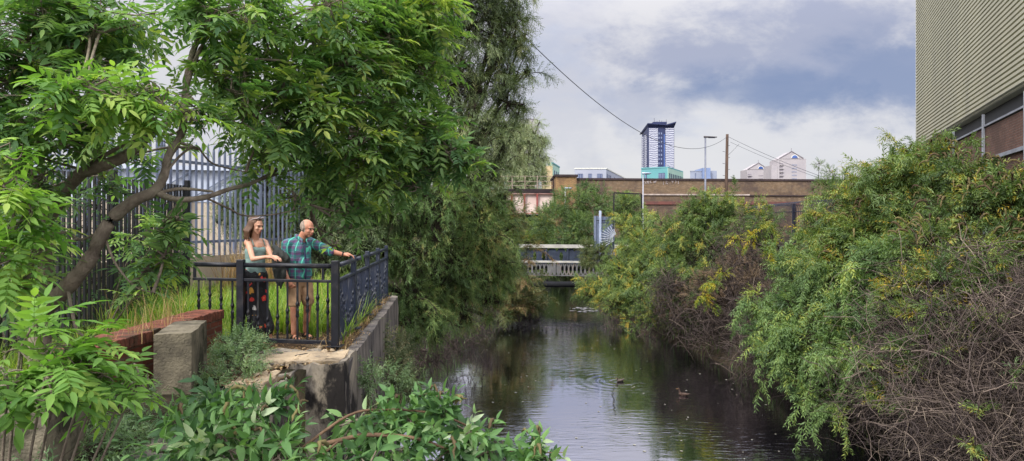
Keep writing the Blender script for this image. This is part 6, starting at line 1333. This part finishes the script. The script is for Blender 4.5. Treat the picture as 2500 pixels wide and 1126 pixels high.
herb('grey-leaved buddleia seedlings sprouting low on the river wall', (-1.7, 9.0, -.9), [(P(900, 925, 8.8), (.16, .25, .16)), (P(950, 915, 9.4), (.16, .25, .14)), (P(980, 930, 9.8), (.12, .2, .12)), (P(905, 900, 8.9), (.08, .1, .15))], 110, (.14, .24), (.7, .15))
# tufts in grass: blade engine
def blades(acc, xs, ys_, zs, h, wd, lean, tint, K=5):
    n = len(xs); b0 = np.stack([xs, ys_, zs], 1); az = rng.uniform(0, 2 * np.pi, n); ln = rng.uniform(.2, 1.0, n) * lean; t_ = np.linspace(0, 1, K)[None, :, None]
    d = np.stack([np.cos(az), np.sin(az), np.zeros(n)], 1)[:, None, :]; hh = h[:, None, None]
    ctr = b0[:, None, :] + d * (t_ ** 2) * hh * ln[:, None, None]; ctr[..., 2] += (t_ * hh * (1 - .45 * ln[:, None, None] * t_ ** 1.5))[..., 0]
    sdv = np.stack([-np.sin(az), np.cos(az), np.zeros(n)], 1)[:, None, :] * wd[:, None, None] * (1 - t_ ** 1.6 * .95)
    V = np.stack([ctr - sdv, ctr + sdv], 2).reshape(n, K * 2, 3); base_ = (np.arange(n) * K * 2)[:, None, None]; q_ = []
    for i in range(K - 1): a = 2 * i; q_ += [(a, a + 1, a + 3), (a, a + 3, a + 2)]
    acc.add(V.reshape(-1, 3), (np.array(q_)[None] + base_).reshape(-1, 3), np.repeat(np.clip(tint, 0, 1), K * 2))
A = Acc(); n = 15000; tuft = rng.uniform((-5.75, 9.95), (-2.62, 15.0), (420, 2)); w_t = rng.integers(0, 420, n); xy = tuft[w_t] + rng.normal(size=(n, 2)) * .055; k = (xy[:, 0] < -2.55 - .0718 * (xy[:, 1] - 8.87)) & (xy[:, 0] < -2.45); xy = xy[k]; w_t = w_t[k]
hb = rng.uniform(.42, .85, 420)[w_t] * rng.uniform(.55, 1.05, len(xy)); blades(A, xy[:, 0], xy[:, 1], np.zeros(len(xy)), hb, rng.uniform(.005, .011, len(xy)), 1.1, rng.normal(.50, .17, len(xy)) + rng.normal(0, .12, 420)[w_t], 6)
n = 2200; xy = rng.uniform((-5.75, 9.3), (-3.6, 10.3), (n, 2)); blades(A, xy[:, 0], xy[:, 1], np.zeros(n), rng.uniform(.1, .4, n), rng.uniform(.003, .006, n), .8, rng.normal(.55, .2, n))
n = 2500; xy = rng.uniform((-5.8, 5.5), (-4.15, 9.6), (n, 2)); blades(A, xy[:, 0], xy[:, 1], np.zeros(n), rng.uniform(.1, .45, n), rng.uniform(.003, .007, n), .8, rng.normal(.45, .2, n))
tag(A.build('long_grass', L_grass), 'tall bright yellow-green grass filling the space behind the two people', 'grass', kind='stuff')
A = Acc(); n = 600; xy = np.stack([rng.uniform(-5.3, -4.7, n), rng.uniform(12.8, 14.0, n)], 1); xy[:, 0] += .3 * (xy[:, 1] - 13); blades(A, xy[:, 0], xy[:, 1], np.zeros(n), rng.uniform(.7, 1.5, n), rng.uniform(.005, .012, n), .5, rng.normal(.45, .25, n), 6)
tag(A.build('dead_stalks', L_straw), 'tall reddish dead stalks in front of the palisade beside the woman', 'dead stalks', kind='stuff')
A = Acc(); n = 900; yy_ = rng.uniform(8.75, 15.2, n); xx = -1.98 - .082 * (yy_ - 8) - rng.uniform(0.02, .36, n); blades(A, xx, yy_, np.zeros(n), rng.uniform(.04, .22, n) * (1 + .8 * (rng.random(n) < .1)), rng.uniform(.003, .006, n), 1.3, rng.normal(.55, .25, n))
tag(A.build('coping_grass', L_straw), 'dry straw and moss growing along the river wall coping outside the side railing', 'dry grass', kind='stuff')
A = Acc(); n = 130; yy_ = rng.uniform(9.3, 12.5, n); blades(A, -2.12 - .078 * (yy_ - 8), yy_, np.zeros(n), rng.uniform(.3, .65, n), rng.uniform(.004, .007, n), 1.3, rng.normal(.45, .2, n), 8)
tag(A.build('wall_grass_tufts', L_grass), 'arching green grass tufts rooted on the river wall coping by the side railing', 'grass', kind='stuff')
A = Acc(); n = 75; s_ = rng.uniform(6.7, 8.3, n); blades(A, np.full(n, -3.8) + rng.normal(0, .1, n), s_, np.full(n, .42), rng.uniform(.2, .65, n), rng.uniform(.0022, .004, n), .5, rng.normal(.5, .2, n), 7)
tag(A.build('dry_weeds', L_straw), 'thin dry weed stalks standing on top of the red brick wall', 'dry weeds', kind='stuff')
rk = MB(); rr2 = random.Random(21)
for k in range(46):
    x, y = rr2.uniform(-3.1, -2.05), rr2.uniform(6.85, 8.8); s = rr2.uniform(.012, .05)
    if x > -2.45 and y < 7.9: y += 1.1
    V = []; 
    for i in range(3):
        for q in range(7):
            a = q * .897 + i * .3; r0 = (1, .85, .3)[i] * s * rr2.uniform(.75, 1.2); V.append((x + math.cos(a) * r0, y + math.sin(a) * r0 * .8, .03 + (0, .5, .95)[i] * s * rr2.uniform(.8, 1.1)))
    rk.add(V, [(i * 7 + q, i * 7 + (q + 1) % 7, (i + 1) * 7 + (q + 1) % 7, (i + 1) * 7 + q) for i in range(2) for q in range(7)] + [tuple(14 + q for q in range(7))])
tag(rk.build('rubble', M_slab), 'broken concrete crumbs on the slab before the corner post', 'rubble', kind='stuff')
# leaf litter and stones on the platform
A = Acc(); n = 2600; xy = rng.uniform((-4.6, 6.8), (-2.0, 10.2), (n, 2)); k = ~((xy[:, 0] > -2.4) & (xy[:, 1] < 7.8)); xy = xy[k]; n = len(xy); V, Fc = LEAF_MID
A.place((V, Fc, np.zeros(len(V))), np.c_[xy, np.full(n, .045)], np.c_[rng.normal(size=(n, 2)), rng.normal(size=n) * .25], np.tile([0, 0, 1.], (n, 1)) + rng.normal(size=(n, 3)) * .25, rng.uniform(.015, .05, n), rng.normal(.5, .25, n)); tag(A.build('leaf_litter', L_straw), 'dry brown leaves scattered over the soil by the railing foot', 'leaf litter', kind='stuff')
# rough bank cover so that no bare soil faces the river
A = Acc(); n = 9000; yy_ = rng.uniform(14, 70, n) ** 1.0; xr_ = np.array([lerp_tab(XR, y) for y in yy_]); o_ = rng.uniform(.3, 7, n); z = np.interp(o_, offR, zR)
blades(A, xr_ + o_, yy_, z - .05, rng.uniform(.2, .8, n), rng.uniform(.008, .02, n), 1.1, rng.normal(.3, .2, n))
yy_ = rng.uniform(17, 75, n); xl_ = np.array([lerp_tab(XL, y) for y in yy_]); o_ = rng.uniform(-8, -.2, n); z = np.interp(o_, offL, zLf); blades(A, xl_ + o_, yy_, z - .05, rng.uniform(.2, .8, n), rng.uniform(.008, .02, n), 1.1, rng.normal(.3, .2, n))
tag(A.build('bank_undergrowth', L_wily), 'rough undergrowth covering both river banks under the bushes', 'undergrowth', kind='stuff')
